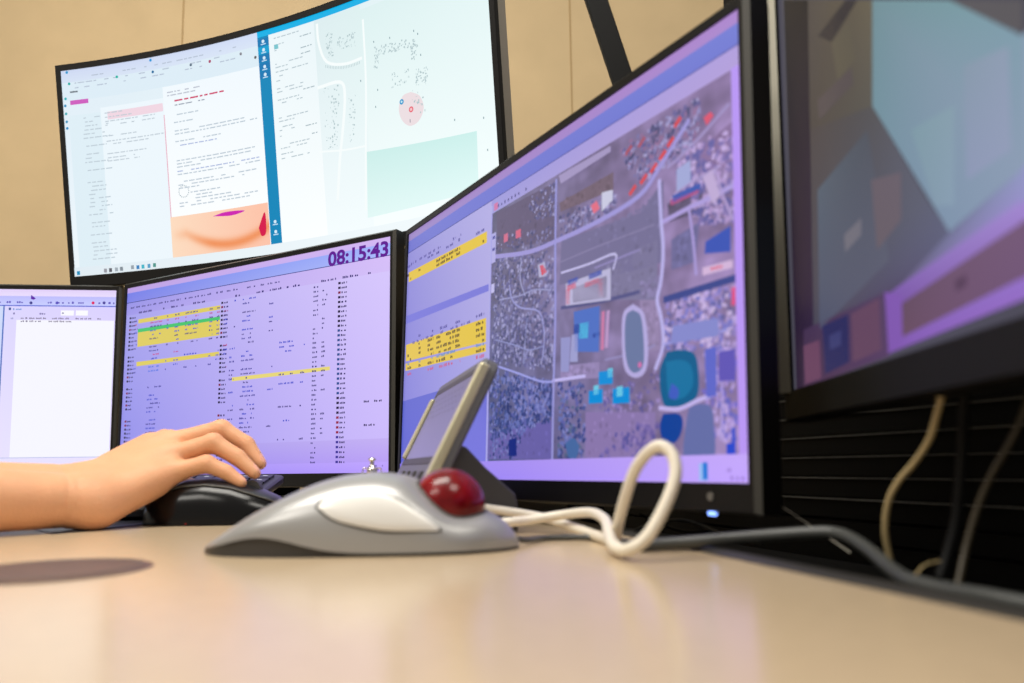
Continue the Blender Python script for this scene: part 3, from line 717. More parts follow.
for px, py, c in ((67, 72.6, (20, 150, 210)), (150.7, 60.3, (30, 150, 220)), (69.4, 84, (0, 170, 160)), (117, 77, (0, 180, 165)), (153, 72, (30, 110, 160)), (210, 61.5, (170, 60, 100)), (191, 65, (90, 110, 130)), (255.6, 57.5, (90, 90, 90)), (241, 54, (130, 130, 140)), (65.8, 99, (40, 180, 190)), (65.5, 106, (20, 140, 190)), (66.3, 114, (60, 170, 180)), (67, 122, (70, 150, 190)), (67.5, 128.5, (20, 140, 200))):
    q = T(px, py); s.disc(q[0], q[1], .007, c, 4, 10)
q = T(70, 91); s.words(q[0], q[1], q[0] + .02, .012, (110, 120, 130), 3)
for k in range(36):
    v_ = .235 + k * .0195
    if rnd.random() < .8: s.words(.045 + .003 * math.sin(k), v_, .045 + rnd.uniform(.03, .06), .008, (190, 204, 214), 3, .85)
for v_ in (.225, .245, .265, .283, .335, .36, .375, .42, .44, .455): s.words(uN, v_, uN + rnd.uniform(.05, .14), .0075, (190, 202, 212), 3, .8)
for v_ in (.175, .19): s.words(uP + .01, v_, uP + .09, .008, (184, 190, 204), 3, .85)
q = T(174.5, 100.5); s.words(q[0], q[1] - .004, T(224, 92)[0], .011, (206, 60, 104), 4, .85)
s.words(q[0], q[1] + .018, T(205, 97)[0], .008, (150, 160, 176), 3)
for v_, e, c in ((.285, .06, GT), (.32, .05, GT), (.36, .19, GT), (.375, .2, GT), (.41, .11, GT), (.43, .10, (170, 184, 222)), (.50, .19, GT), (.515, .18, GT), (.53, .06, GT), (.55, .2, (170, 184, 222)), (.565, .2, GT), (.60, .19, GT), (.615, .16, GT), (.63, .05, GT), (.655, .1, GT), (.67, .08, GT), (.685, .14, GT), (.70, .19, GT), (.715, .17, GT)):
    s.words(uP + .022 if v_ < .64 or v_ > .69 else uP + .05, v_, min(uP + .022 + e, uB0 - .006), .008, c, 3, .85)
q = T(184, 191.5)
for k in range(18):
    a = 2 * math.pi * k / 18; s.disc(q[0] + .027 / s.asp * math.cos(a), q[1] + .027 * math.sin(a), .0028, (140, 165, 175), 3, 6)
# picture at the foot of the message: peach blur with magenta petals
uI = T(172, 240)[0]; vI = T(220, 213)[1]
def peach(u_, v_):
    x = (u_ - uI) / (uB0 - uI); y = (v_ - vI) / (VTB - vI)
    arc = .30 + 2.0 * max(0, x - .15) * (1.05 - x) ; k = math.exp(-((y - arc - .12) / .13) ** 2) * min(1, x * 2.5)
    low = 1 if y < arc + .12 else .75; w_ = max(0, min(1, .9 - x))
    base = (252, 196 + 26 * w_, 170 + 24 * w_)
    return tuple(b_ * (1 - k) + c_ * k for b_, c_ in zip(base, (240, 146, 92)))
s.raster(uI, vI - .012, uB0 - .0015, VTB, 26, 18, peach, 3)
ellipse_ = lambda pts, c, L: s.poly([T(p[0], p[1]) for p in spline([(x, y, 0) for x, y in pts] + [(pts[0][0], pts[0][1], 0)], 4)[:-1]], c, L)
ellipse_([(213, 216.5), (226, 212), (245, 210.5), (232, 215.5)], (206, 30, 176), 5)
ellipse_([(259, 228), (265, 212), (266.5, 232), (262, 236)], (214, 14, 74), 5)
# blue column and header of the page beside it
BL = (0, 134, 186)
s.rect(uB0, 0, uB1, VTB, BL, 4)
s.rect(uB0, 0, 1, .027, (0, 176, 230), 5)
for k in range(5): s.rect(uB0, .035 + k * .036, uB1, .067 + k * .036, (10, 120, 180) if k != 1 else (0, 160, 210), 5)
um_ = (uB0 + uB1) / 2
for k, v_ in enumerate((.052, .09, .126, .165, .20, .86, .905)):
    s.disc(um_, v_ - .004, .008, (214, 236, 250), 6, 10); s.rect(um_ - .006, v_ + .006, um_ + .006, v_ + .011, (190, 222, 244), 6)
u2, u3 = T(319, 100)[0], T(366, 100)[0]
s.rect(uB1, .027, u2, VTB, [(236, 246, 250), (232, 244, 248), (252, 255, 255), (250, 254, 255)], 2)
for v_ in (.045, .075, .10, .16, .175, .195, .215, .235, .27, .285, .32, .335, .40, .415, .44, .455, .48, .52, .535, .56, .58): s.words(uB1 + .012, v_, uB1 + rnd.uniform(.03, .09), .007, (182, 198, 206), 4, .75)
for v_ in (.07, .12, .145, .30, .46, .5): s.words(u2 - .035, v_, u2 - .008, .007, (166, 184, 192), 4, .8)
s.rect(uB1 + .012, .078, uB1 + .022, .098, (120, 196, 206), 4)
# pale plan beside the list
s.rect(u2, .03, u3, VTB, [(220, 236, 239), (220, 239, 239), (244, 252, 254), (244, 252, 254)], 2)
s.rect(u3, .05, 1, VTB, [(220, 240, 240), (224, 243, 243), (246, 255, 255), (248, 255, 255)], 2)
WR = (246, 252, 252)
R_ = lambda pts, w_, c=WR, L=3: s.line([T(p[0], p[1]) for p in spline([(x, y, 0) for x, y in pts], 4)], w_, c, L)
R_([(317, 24), (319, 44), (327, 62), (345, 64), (362, 58)], .012); R_([(318, 88), (340, 82), (345, 95), (343, 130), (340, 160), (338, 200)], .014); R_([(363, 20), (366, 80), (366, 150), (366, 210)], .010); R_([(320, 152), (345, 150), (366, 146)], .008)
def scr(pts, n, c=(180, 200, 204), sz=.0046):
    q = [np.array(T(*p)) for p in pts]
    for _ in range(n):
        a, e = rnd.random(), rnd.random(); p = (q[0] * (1 - a) + q[1] * a) * (1 - e) + (q[3] * (1 - a) + q[2] * a) * e
        w_, h_ = sz * rnd.uniform(.15, .9) / s.asp, sz * rnd.uniform(.15, 1.0); s.rect(p[0] - w_, p[1] - h_, p[0] + w_, p[1] + h_, c, 4)
for p in ([(337, 37), (356, 32), (356, 46), (338, 50)], [(325, 34), (332, 32), (334, 56), (328, 58)]): scr(p, 40)
for k in range(22): p = (326 + k * 1.6, 66.5 + 3 * math.sin(k / 21 * 3.1) - k * .18); q = T(*p); s.rect(q[0] - .0006, q[1] - .006, q[0] + .0006, q[1] + .006, (180, 200, 204), 4)
scr([(324, 88), (340, 84), (338, 146), (326, 150)], 70); scr([(348, 96), (356, 94), (354, 140), (350, 142)], 30)
scr([(374, 47), (416, 37), (416, 46), (375, 56)], 90); scr([(374, 56), (380, 54), (378, 70), (374, 70)], 24); scr([(411, 46), (418, 44), (417, 60), (412, 60)], 30)
scr([(390, 74), (410, 68), (410, 84), (392, 88)], 30); scr([(414, 70), (428, 66), (427, 84), (416, 86)], 50); scr([(398, 92), (424, 86), (426, 112), (420, 118)], 16)
for px, py in ((374, 42), (390, 38), (414, 31), (418, 34), (421, 55), (376, 107), (361, 81), (378, 90), (455, 120), (484, 118), (488, 150)): q = T(px, py); s.rect(q[0] - .001, q[1] - .004, q[0] + .001, q[1] + .004, (130, 156, 164), 5)
ellipse_([(411, 92), (420, 96), (424, 108), (419, 121), (410, 126), (402, 120), (399, 108), (403, 96)], (236, 222, 226), 3.5)
q = T(402, 102); s.disc(q[0], q[1], .011, (40, 150, 205), 6, 14); s.disc(q[0], q[1], .005, (200, 236, 246), 7, 10)
q = T(411.5, 109.5); s.disc(q[0], q[1], .012, (232, 110, 124), 6, 14); s.disc(q[0], q[1], .006, (246, 200, 204), 7, 10); q = T(410.5, 121); s.rect(q[0] - .0007, q[1] - .007, q[0] + .0007, q[1] + .007, (110, 120, 140), 6)
s.pp([(367, 152), (477, 131), (479, 190), (368, 218)], [(204, 238, 234), (204, 240, 236), (226, 250, 248), (226, 248, 246)], 3)
s.rect(0, VTB, 1, 1, [(224, 236, 244), (244, 252, 254), (244, 252, 254), (226, 236, 242)], 8)
for k, (px, py, c) in enumerate(((79, 273.5, (0, 140, 190)), (106, 271, (150, 150, 160)), (111, 270.5, (90, 90, 100)), (117, 269.8, (160, 170, 180)), (122, 269.2, (130, 140, 150)), (133, 267.6, (150, 160, 170)), (138.4, 267.6, (60, 130, 190)), (143.5, 267, (60, 180, 200)), (149.5, 266.3, (90, 160, 200)), (155, 265.5, (80, 150, 140)))):
    q = T(px, py); s.rect(q[0] - .0035, q[1] - .011, q[0] + .0035, q[1] + .008, c, 9)
s.mb.build('screen', M['screen'], t, smooth=False)

# flat black bar slanting up behind the map monitor, footed on the slatted wall
Yb = 740.0
pa, pb = at(622.5, 80, Yb), at(596, 0, Yb); d = (pb - pa) / np.linalg.norm(pb - pa)
t_ = (465 - .33 * Yb - 12 - pa[0]) / -d[0]; foot = pa - d * t_; head = pa + d * 620
b = MB(); px_ = np.cross(d, (0, 1., 0)); px_ /= np.linalg.norm(px_)
b.box(foot, (px_, np.array((0, 1., 0)), d), (-11, -5, -10), (11, 5, np.linalg.norm(head - foot)))
b.box(foot, (np.array((1., 0, 0)), np.array((0, 1., 0)), up3), (-14, -25, -12), (10, 25, 30))
b.build('support_bar', M['dark'], None, base=foot, smooth=False, bevel=1.5)
tag(bpy.data.objects['support_bar'], 'flat black bar slanting up the beige wall from behind the map monitor', 'support bar')

# ------------------------------------------------------------------ trackball
Dk = -HD
TX0, TX1, TY = -184.0, 3.0, 458.0
hp = [(-185, 2), (-180, 5), (-173, 10), (-153, 23), (-132, 34), (-115, 41), (-99, 45), (-80, 46.5), (-62, 44), (-48, 38), (-36, 31), (-17, 24), (-4, 15), (1, 8), (3, 3)]
def H(x): return float(np.interp(x, [p[0] for p in hp], [p[1] for p in hp]))
def Hs(x): return sum(H(x + k * 2.5) * w_ for k, w_ in ((-2, .1), (-1, .2), (0, .4), (1, .2), (2, .1))) if TX0 + 6 < x < TX1 - 5 else H(x)
def Wd(x):
    a = (x - TX0) / (TX1 - TX0)
    return 40 * max(0.02, (1 - abs(2 * a - 1.0) ** 3.2)) ** .55 + 1
def E0(x):   # lower rim of the shell lifts above the dark foot near the palm end
    return 2 + 9 * math.exp(-((x + 141) / 30) ** 2)
def shell(x, th, off=0.0):
    """th 0 = side next to the lens, pi = far side"""
    w_ = Wd(x); e = min(E0(x), Hs(x) * .6); hh = Hs(x)
    c_, s_ = math.cos(th), math.sin(th)
    y = -w_ * math.copysign(abs(c_) ** .82, c_); zz = e + (hh - e) * abs(s_) ** .72
    zz -= 8.5 * math.exp(-((x + 37) / 17) ** 2 - ((y + 12) / 22) ** 2) * min(1, max(0, s_ * 3))
    p = np.array((x, TY + y, Dk + max(zz, e)))
    if off:
        p0 = shell(x, th); a = shell(min(x + .5, TX1 - .1), th) - shell(max(x - .5, TX0 + .1), th); b_ = shell(x, min(th + .02, 3.13)) - shell(x, max(th - .02, .01))
        n = np.cross(b_, a); n /= np.linalg.norm(n) + 1e-9
        if np.dot(n, p0 - np.array((x, TY, Dk))) < 0: n = -n
        p = p0 + n * off
    return p
t = thing('trackball', (-88, TY, Dk), 'silver trackball mouse with a red ball in front of the slanted device', 'trackball')
xs = [TX0 + (TX1 - TX0) * (.5 - .5 * math.cos(math.pi * (.02 + .96 * k / 60))) for k in range(61)]
b = MB(); P = [[shell(x, math.pi * k / 40) for k in range(41)] for x in xs]
b.grid(P); o = len(b.v)
b.add([p for p in P[0]], [tuple(range(41))]); b.add([p for p in P[-1]], [tuple(range(41))[::-1]])
b.build('shell', M['silver'], t, angle=60)
b = MB()
ft = [np.array((x, TY - Wd(x) * .93, Dk)) for x in xs[1:-1]] + [np.array((x, TY + Wd(x) * .93, Dk)) for x in xs[1:-1]][::-1]
tp = [p + up3 * min(E0(p[0]) + 1.5, Hs(p[0]) * .7) for p in ft]
b.grid([ft, tp], closed_v=True); b.add(ft, [tuple(range(len(ft)))]); b.build('foot', M['grayplastic'], t)
BC = np.array((-39.5, 455., Dk + 25.5)); BR = 22.3
b = MB(); b.ball(BC, BR, 48, 32); tag(b.build('ball', M['red'], t, angle=80), 'glossy dark red ball')
b = MB()
rim = []
for k in range(49):
    a = 2 * math.pi * k / 48; lo = None
    # where the ball leaves the shell, walked outward from the ball's axis
    for r_ in np.linspace(8, 29, 70):
        x, y = BC[0] + r_ * math.cos(a), BC[1] + r_ * math.sin(a)
        x = min(max(x, TX0 + 1), TX1 - 1); wy = (y - TY) / Wd(x)
        if abs(wy) >= .995: continue
        cth = -math.copysign(abs(wy) ** (1 / .82), wy); sth = math.sqrt(max(0, 1 - cth * cth)); e = min(E0(x), Hs(x) * .6)
        zz = shell(x, math.acos(max(-1, min(1, cth))))[2]
        if np.linalg.norm(np.array((x, y, zz)) - BC) > BR + .3: lo = np.array((x, y, zz + .15)); break
    rim.append(lo if lo is not None else BC + np.array((BR * math.cos(a), BR * math.sin(a), -8)))
b.tube(rim, .9, 8, cap=False); b.build('socket_ring', M['groove'], t)
# big side buttons: raised patches of the shell with a dark gap round them
def patch(pts, off, thick):
    """closed outline in (x, th) -> filled raised patch"""
    sp = [(p[0], p[1]) for p in spline([(x, th * 60, 0) for x, th in pts] + [(pts[0][0], pts[0][1] * 60, 0)], 6)[:-1]]
    c_ = (sum(p[0] for p in sp) / len(sp), sum(p[1] for p in sp) / len(sp)); b = MB(); R = 7
    rings = [[shell(c_[0] + (x - c_[0]) * k / R, (c_[1] + (y - c_[1]) * k / R) / 60, off if k < R else off * .55) for x, y in sp] for k in range(1, R + 1)]
    rings.append([shell(x, y / 60, -.6) for x, y in sp])
    b.grid(rings, closed_v=True); b.add(rings[0], [tuple(range(len(sp)))]); return b
def on_shell(px, py):
    q = np.array((-80., .8))
    for _ in range(40):
        f = proj(shell(q[0], q[1])) - (px, py)
        J = np.stack([(proj(shell(q[0] + .2, q[1])) - proj(shell(q[0], q[1]))) / .2, (proj(shell(q[0], q[1] + .004)) - proj(shell(q[0], q[1]))) / .004], 1)
        d = np.linalg.lstsq(J, f, rcond=1e-3)[0]; q = q - np.clip(d, (-12, -.1), (12, .1)); q[1] = min(max(q[1], .12), 1.4); q[0] = min(max(q[0], -170), -5)
    return float(q[0]), float(q[1])
bo = [on_shell(*p) for p in ((318, 508), (326, 498), (344, 493), (366, 492), (385, 495), (402, 502.5), (421, 515), (438, 527.5), (434, 531), (410, 531), (386, 530.5), (360, 526.5), (333, 519))]
def grow(o_, k):
    c_ = (sum(p[0] for p in o_) / len(o_), sum(p[1] for p in o_) / len(o_))
    out = []
    for x, y in o_:
        dx, dy = x - c_[0], (y - c_[1]) * 60; L_ = math.hypot(dx, dy); out.append((x + dx / L_ * k, y + dy / L_ * k / 60))
    return out
for mir in (0, 1):
    f_ = (lambda o_: [(x, math.pi - th) for x, th in o_]) if mir else (lambda o_: o_)
    patch(f_(grow(bo, 2.0)), .35, 1).build('button_gap', M['groove'], t, angle=60)
    tag(patch(f_(bo), 1.3, 1).build('button', M['silverbtn'], t, angle=60), 'broad pale click button')
b = MB(); b.tube(spline([(0, 462, Dk + 5), (8, 470, Dk + 3), (22, 492, Dk + 2.2), (52, 490, Dk + 2.2), (70, 455, Dk + 2.2), (84, 436, Dk + 2.2), (104, 426, Dk + 2.6)], 8), 1.9, 10)
tag(b.build('cord', M['greycable'], t), 'thin dark cord leaving the front')

# ------------------------------------------------------------------ slanted device on wedge foot
nt_, ft_ = at(488, 355, 545.), at(440, 388, 752.)
nb_ = at(424, 482, 545.)
ft_[2] = nt_[2]
wd = ft_ - nt_; wl = np.linalg.norm(wd); wd /= wl                # across, near -> far
upd = nt_ - nb_; upd -= wd * np.dot(upd, wd); upd /= np.linalg.norm(upd)
nd = np.cross(upd, wd); nd = nd if nd[0] < 0 else -nd             # faces the seat
if nd[2] < 0: nd = nd
plen = (nt_[2] - (Dk + 3)) / upd[2]
t = thing('desk_display', (nt_[0] - 30, nt_[1] + wl / 2, Dk), 'grey slanted desk device with a small dull screen behind the red ball', 'desk device')
PO = nt_; PX = (wd, upd, nd)
b = MB(); 
def rrect(x0, y0, x1, y1, r, n=5):
    out = []
    for cx, cy, a0 in ((x1 - r, y1 - r, 0), (x0 + r, y1 - r, 90), (x0 + r, y0 + r, 180), (x1 - r, y0 + r, 270)):
        for k in range(n + 1):
            a = math.radians(a0 + 90 * k / n); out.append((cx + r * math.cos(a), cy + r * math.sin(a)))
    return out
o_ = [PO + wd * x + upd * y for x, y in rrect(0, -plen, wl, 0, 12)]
b.prism([p - nd * 12 for p in o_], nd * 12); b.build('housing', M['phone'], t, bevel=2.0)
for a0, a1, y0, y1, d0, d1 in ((-1.2, 9, -plen + 16, -6, -5.5, 2.6), (wl - 23, wl - 10, -82, -18, -.5, 4)):
    b = MB(); b.box(PO, PX, (a0, y0, d0), (a1, y1, d1))
    tag(b.build('rim', M['phonerim'], t, smooth=False, bevel=2.2, seg=3), 'pale metallic edge strip')
b = MB(); b.box(PO, PX, (16, -14, -.5), (wl - 12, -8, .9)); b.box(PO, PX, (10, -88, -.5), (wl - 11, -82, .6)); b.build('screen_frame', M['grayplastic'], t, smooth=False, bevel=.6)
sx0, sx1, sy0, sy1 = 14.5, wl - 24, -82., -14.
s = Screen(lambda uu, vv, off: PO + wd * (sx1 - (sx1 - sx0) * uu) + upd * (sy1 + (sy0 - sy1) * vv) + nd * (.5 + off)); s.asp = (sx1 - sx0) / (sy1 - sy0)
s.rect(0, 0, 1, 1, [(118, 110, 138), (110, 104, 132), (128, 120, 160), (132, 124, 166)], 0)
for r_ in range(4):
    for k in range(9): s.rect(.1 + k * .09, .10 + r_ * .09, .115 + k * .09, .135 + r_ * .09, (70, 66, 88), 1)
s.mb.build('screen', M['screen'], t, smooth=False)
for k in range(8):
    x = 40 + (k % 4) * 38; y = -98 - (k // 4) * 14
    if y < -plen + 12: continue
    b = MB(); b.box(PO, PX, (x, y - 4, -.4), (x + 14, y + 4, 1.6)); b.build('button', M['grayplastic'], t, smooth=False, bevel=1.2)
# wedge foot
wn = np.array((-wd[1], wd[0], 0)); wn = wn if wn[0] > 0 else -wn; wn /= np.linalg.norm(wn)
q_top = at(459, 450, 556.); q_out = at(525, 500, 550.)
b0 = np.array((q_top[0], q_top[1], 0))
k1 = np.dot(q_out - q_top, wn)
prof = [(-34, Dk), (-4, q_top[2] + 6), (6, q_top[2] + 2), (k1 * .45, q_top[2] * .62 + q_out[2] * .38 + 1), (k1 - 2, q_out[2] + 4), (k1, q_out[2] - 4), (k1, Dk)]
b = MB(); b.prism([b0 + wn * a + up3 * (zz) for a, zz in prof], wd * (wl * .78)); b.build('wedge_foot', M['grayplastic'], t, smooth=False, bevel=2)

# ------------------------------------------------------------------ mouse, mat, keyboard
MX0, MX1, MY = -342., -207., 704.
mh = [(-342, 5), (-340, 12), (-333, 23), (-320, 33), (-300, 40), (-278, 41.5), (-255, 38), (-235, 30.5), (-220, 24), (-211, 17), (-207, 6)]
def mw(x):
    a = (x - MX0) / (MX1 - MX0); return 34 * max(.03, 1 - abs(2 * a - 1) ** 3.0) ** .5
def ms(x, th, off=0):
    hh = float(np.interp(x, [p[0] for p in mh], [p[1] for p in mh])); c_, s_ = math.cos(th), math.sin(th)
    return np.array((x, MY - (mw(x) + off) * math.copysign(abs(c_) ** .75, c_), Dk + .8 + (hh - .8 + off) * abs(s_) ** .8))
t = thing('computer_mouse', (-280, MY, Dk), 'glossy black computer mouse under the bare hand', 'mouse')
xs = [MX0 + (MX1 - MX0) * (.5 - .5 * math.cos(math.pi * (.02 + .96 * k / 48))) for k in range(49)]
b = MB(); P = [[ms(x, math.pi * k / 32) for k in range(33)] for x in xs]; b.grid(P); b.add(P[0], [tuple(range(33))]); b.add(P[-1], [tuple(range(33))[::-1]])
b.build('body', M['mouse'], t, angle=60)
b = MB(); xt = [x for x in xs if -336 < x < -209]
b.grid([[ms(x, math.pi * (.30 + .40 * k / 16), .7) for k in range(17)] for x in xt]); b.build('top_cover', M['mousetop'], t, angle=60)
b = MB(); b.tube([ms(x, math.pi * .30, .7) for x in xt], .9, 8); b.build('seam_strip', M['edge'], t)
b = MB(); wc = ms(-243, math.pi / 2); b.tube([wc + np.array((0, -4, -3)), wc + np.array((0, 4, -3))], 9, 20); b.build('scroll_wheel', M['grayplastic'], t)
b = MB(); b.box(np.array((-287., MY - 33.4, Dk + 1.6)), X3, (-3, -.4, 0), (3, 2, 1.0)); tag(b.build('sensor_light', M['redled'], t, smooth=False), 'red glow at the base')

# keyboard tilted up behind the mouse
kr = at(286, 474, 905.); kt = np.array((-1., -.05, 0)); kt /= np.linalg.norm(kt)
t = thing('keyboard', (-470, 840, Dk), 'dark keyboard tilted up behind the mouse, rounded corner showing', 'keyboard')
kf = np.array((kt[1], -kt[0], 0)); kf = kf if kf[1] < 0 else -kf
KB = np.array((kr[0], kr[1], Dk)); kh = kr[2] - Dk; KW, KD = 400., 165.
sl = kf * KD + up3 * (14 - kh); sl_n = np.cross(kt, sl); sl_n = sl_n / np.linalg.norm(sl_n); sl_n = sl_n if sl_n[2] > 0 else -sl_n; sl_u = sl / np.linalg.norm(sl); SL = np.linalg.norm(sl)
top_o = [KB + up3 * kh + kt * x + sl_u * y for x, y in rrect(0, 0, KW, SL, 14)]
b = MB(); b.prism([p - sl_n * 10 for p in top_o], sl_n * 10); b.build('case', M['key'], t, bevel=2.5)
b = MB(); b.prism([KB + kt * 12 + kf * 14 + up3 * .0, KB + kt * 12 + kf * (KD - 22), KB + kt * 12 + kf * (KD - 22) + up3 * 6, KB + kt * 12 + kf * 14 + up3 * (kh - 13)], kt * (KW - 24)); b.build('riser', M['dark'], t, smooth=False)
b = MB()
for r_ in range(6):
    for k in range(17):
        x = 10 + k * 22.4; y = 14 + r_ * 24.0
        O_ = KB + up3 * kh
        b.box(O_, (kt, sl_u, sl_n), (x, y, -1), (x + 19, y + 20, 2.4)); b.box(O_, (kt, sl_u, sl_n), (x + 6, y + 6, 2.4), (x + 11, y + 9, 2.5), 1)
b.build('keys', [M['key'], M['legend']], t, smooth=False)

# small chrome trinket standing between mouse and device
q = at(372, 465, 640.); cx, cy = q[0], q[1]; ztop = at(372, 457.5, 640.)[2]
sc_ = .86
t = thing('chrome_trinket', (cx, cy, Dk), 'tiny chrome urn-shaped trinket peeking over the trackball', 'trinket')
pr = [(.01, 0), (11, 0), (11, 2), (5, 4), (3, 8), (3, 34), (4.6, 38), (5.0, 40), (4.4, 43), (4.2, 45), (5.4, 47.5), (5.0, 51), (2.6, 53.5), (1.9, 55.5), (1.9, 57.5), (3.8, 59.2), (3.4, 60), (1.8, 60.8), (.01, 61)]
k_ = (ztop - Dk) / 61
b = MB(); b.lathe((cx, cy, Dk), [(r * sc_, z * k_) for r, z in pr], 28); b.build('body', M['chrome'], t)
for sgn in (-1, 1):
    b = MB(); b.tube(spline([(cx + sgn * 4.0, cy, Dk + 51.5 * k_), (cx + sgn * 7.4, cy, Dk + 51 * k_), (cx + sgn * 7.6, cy, Dk + 46.5 * k_), (cx + sgn * 4, cy, Dk + 45.5 * k_)], 6), .55, 8); b.build('handle', M['chrome'], t)

# ------------------------------------------------------------------ cables
def cable(name, pts, r, m, label, n=8, seg=12, cat='cable'):
    P = spline([at(*p) for p in pts], n); b = MB(); b.tube(P, r, seg)
    o = b.build(name, m, None, base=P[len(P) // 2]); return tag(o, label, cat)
cable('charging_cable', [(462, 507, 560), (490, 509, 556), (540, 517, 556), (572, 527, 530), (600, 537, 480), (614, 539.5, 452), (619, 520, 434), (626, 495, 422), (635, 470, 414), (648, 452.5, 406), (661, 446, 401), (673, 456, 396), (675, 478, 391), (663, 510, 387), (646, 538, 385), (627, 550, 388), (614, 546, 404), (609, 534, 432), (605, 520, 470), (590, 512.5, 505), (562, 515, 530), (530, 520, 530), (505, 522.5, 520), (480, 524, 535)],
      3.3, M['white'], 'thick white cable standing up in a loop in front of the map monitor', 7, 16)
cable('power_cable', [(640, 546, 428), (668, 543.5, 428), (700, 541, 424), (760, 536, 415), (812, 532.5, 402), (835, 533, 395), (852, 539, 384), (870, 551, 366), (890, 568, 343), (908, 580, 322), (940, 589, 305), (985, 597, 285), (1060, 612, 262)],
      3.3, M['greycable'], 'thick dark grey cable arching over the black desk edge', 8, 16)
cable('monitor_cable', [(944, 386, 332), (941, 398, 334), (937, 414, 338), (929, 440, 346), (914, 463, 356), (898, 482, 364), (888, 503, 370), (885, 530, 374), (889, 555, 376), (894, 578, 376)],
      1.5, M['beigecable'], 'thin beige cable hanging in front of the black slats')
cable('signal_cable', [(965, 384, 336), (964, 410, 340), (963, 440, 346), (960, 480, 350), (956, 520, 352), (948, 552, 352), (940, 578, 350)],
      2.4, M['dark'], 'black cable hanging straight down beside the beige one')
cable('adapter_cable', [(1034, 376, 320), (1024, 412, 322), (1008, 446, 326), (994, 470, 330), (982, 496, 334), (973, 522, 336), (965, 552, 336), (958, 585, 332)],
      1.5, M['olive'], 'olive-brown cable slanting down at the far end of the slats')
cable('thin_wire', [(764, 494, 474), (790, 512, 466), (820, 532, 456), (850, 552.5, 440)], .3, M['white'], 'thin pale wire running down from behind the map monitor')
cable('loose_wire', [(916, 575, 330), (921, 568, 334), (930, 563, 338), (940, 561, 340)], .45, M['beigecable'], 'short pale wire end curling at the foot of the hanging cables')
cable('coiled_lead', [(628, 534, 610), (650, 524, 620), (680, 520, 600), (700, 525, 590), (725, 535, 560), (760, 544, 520)], 1.1, M['greycable'], 'thin dark lead sagging below the power light')
cable('looped_lead', [(640, 514, 640), (665, 526, 625), (690, 532, 600), (715, 531, 580), (740, 540, 540)], 1.3, M['dark'], 'black lead looping under the map monitor near the desk edge')
# power strip under the map monitor
q = np.array((-30., 940., -HD - 29.8)); q2 = np.array((52., 730., -HD - 29.8))
d = np.array((q2[0] - q[0], q2[1] - q[1], 0)); L_ = np.linalg.norm(d); d /= L_; nn_ = np.array((-d[1], d[0], 0))
t = thing('power_strip', (q + q2) / 2, 'black power strip in the dark gap under the map monitor', 'power strip')
AX = (d, nn_, up3); 
b = MB(); b.box(q, AX, (0, 0, 0), (L_, 40, 42)); b.build('case', M['black'], t, smooth=False, bevel=2)
for a in (.12, .38, .72):
    b = MB(); b.box(q, AX, (L_ * a, 4, 41.5), (L_ * a + 24, 34, 46)); b.build('plug', M['edge'], t, smooth=False, bevel=1.5)

# ------------------------------------------------------------------ hand and forearm (one continuous surface)
def cap_sdf(G, a, e, ra, rb):
    a, e = np.array(a), np.array(e); d = e - a; L2 = d @ d
    tt = np.clip(((G - a) @ d) / L2, 0, 1); return np.linalg.norm(G - a - tt[..., None] * d, axis=-1) - (ra + (rb - ra) * tt)
def smin(a, e, k):
    h_ = np.clip(.5 + .5 * (e - a) / k, 0, 1); return e * (1 - h_) + a * h_ - k * h_ * (1 - h_)
hp_ = lambda x, y, Y: at(x, y, Y)
wrist_u, wrist_r = hp_(84, 503, 640), hp_(86, 489, 664)
chains = dict(
    little=[hp_(174, 472, 684), hp_(206, 464, 688), hp_(226, 472, 690), hp_(241, 482.5, 690)],
    ring=[hp_(172, 456, 697), hp_(213, 443, 702), hp_(237, 457, 703), hp_(254.5, 473, 702)],
    middle=[hp_(170, 444, 713), hp_(221, 429.5, 720), hp_(246, 444, 722), hp_(260, 463.5, 720)],
    index=[hp_(164, 443, 731), hp_(212, 433, 739), hp_(236, 449, 741), hp_(252, 470, 738)],
)
rad = dict(little=(9.0, 8.0, 6.9, 5.6), ring=(10.2, 9.0, 7.8, 6.2), middle=(10.4, 9.2, 8.0, 6.4), index=(10.2, 9.0, 7.8, 6.3))
thumb = [hp_(112, 488, 690), hp_(150, 489, 735), hp_(185, 487, 750), hp_(205, 488, 746)]
elbow = np.array((-690., 500., -14.))
lo = np.array((-740., 440., -52.)); hi = np.array((-200., 790., 60.)); hstep = 1.9
ax_ = [np.arange(lo[i], hi[i], hstep) for i in range(3)]
G = np.stack(np.meshgrid(*ax_, indexing='ij'), -1).astype(np.float32)
palm = None
for nme, mc in (('little', (wrist_u, 15, 11)), ('ring', (wrist_u * .6 + wrist_r * .4, 18, 12)), ('middle', (wrist_r * .8 + wrist_u * .2, 18, 12.5)), ('index', (wrist_r, 17, 12))):
    dd = cap_sdf(G, mc[0], chains[nme][0], mc[1], mc[2]); palm = dd if palm is None else smin(palm, dd, 10)
palm = smin(palm, cap_sdf(G, hp_(100, 507, 640), hp_(150, 484, 676), 16, 12.5), 16)      # heel of the hand
palm = smin(palm, cap_sdf(G, hp_(112, 470, 690), hp_(150, 446, 712), 15, 12), 10)
tri = cap_sdf(G, thumb[0], thumb[1], 15, 12); tri = smin(tri, cap_sdf(G, thumb[1], thumb[2], 11.5, 9.5), 4); tri = smin(tri, cap_sdf(G, thumb[2], thumb[3], 9.5, 7.5), 3)
D = smin(palm, tri, 7)
fore = smin(cap_sdf(G, hp_(88, 501, 640), hp_(-60, 500, 572), 21, 27), cap_sdf(G, hp_(88, 489, 664), hp_(-60, 494, 604), 21, 27), 14)
fore = smin(fore, cap_sdf(G, hp_(-50, 499, 586), elbow, 29, 34), 12)
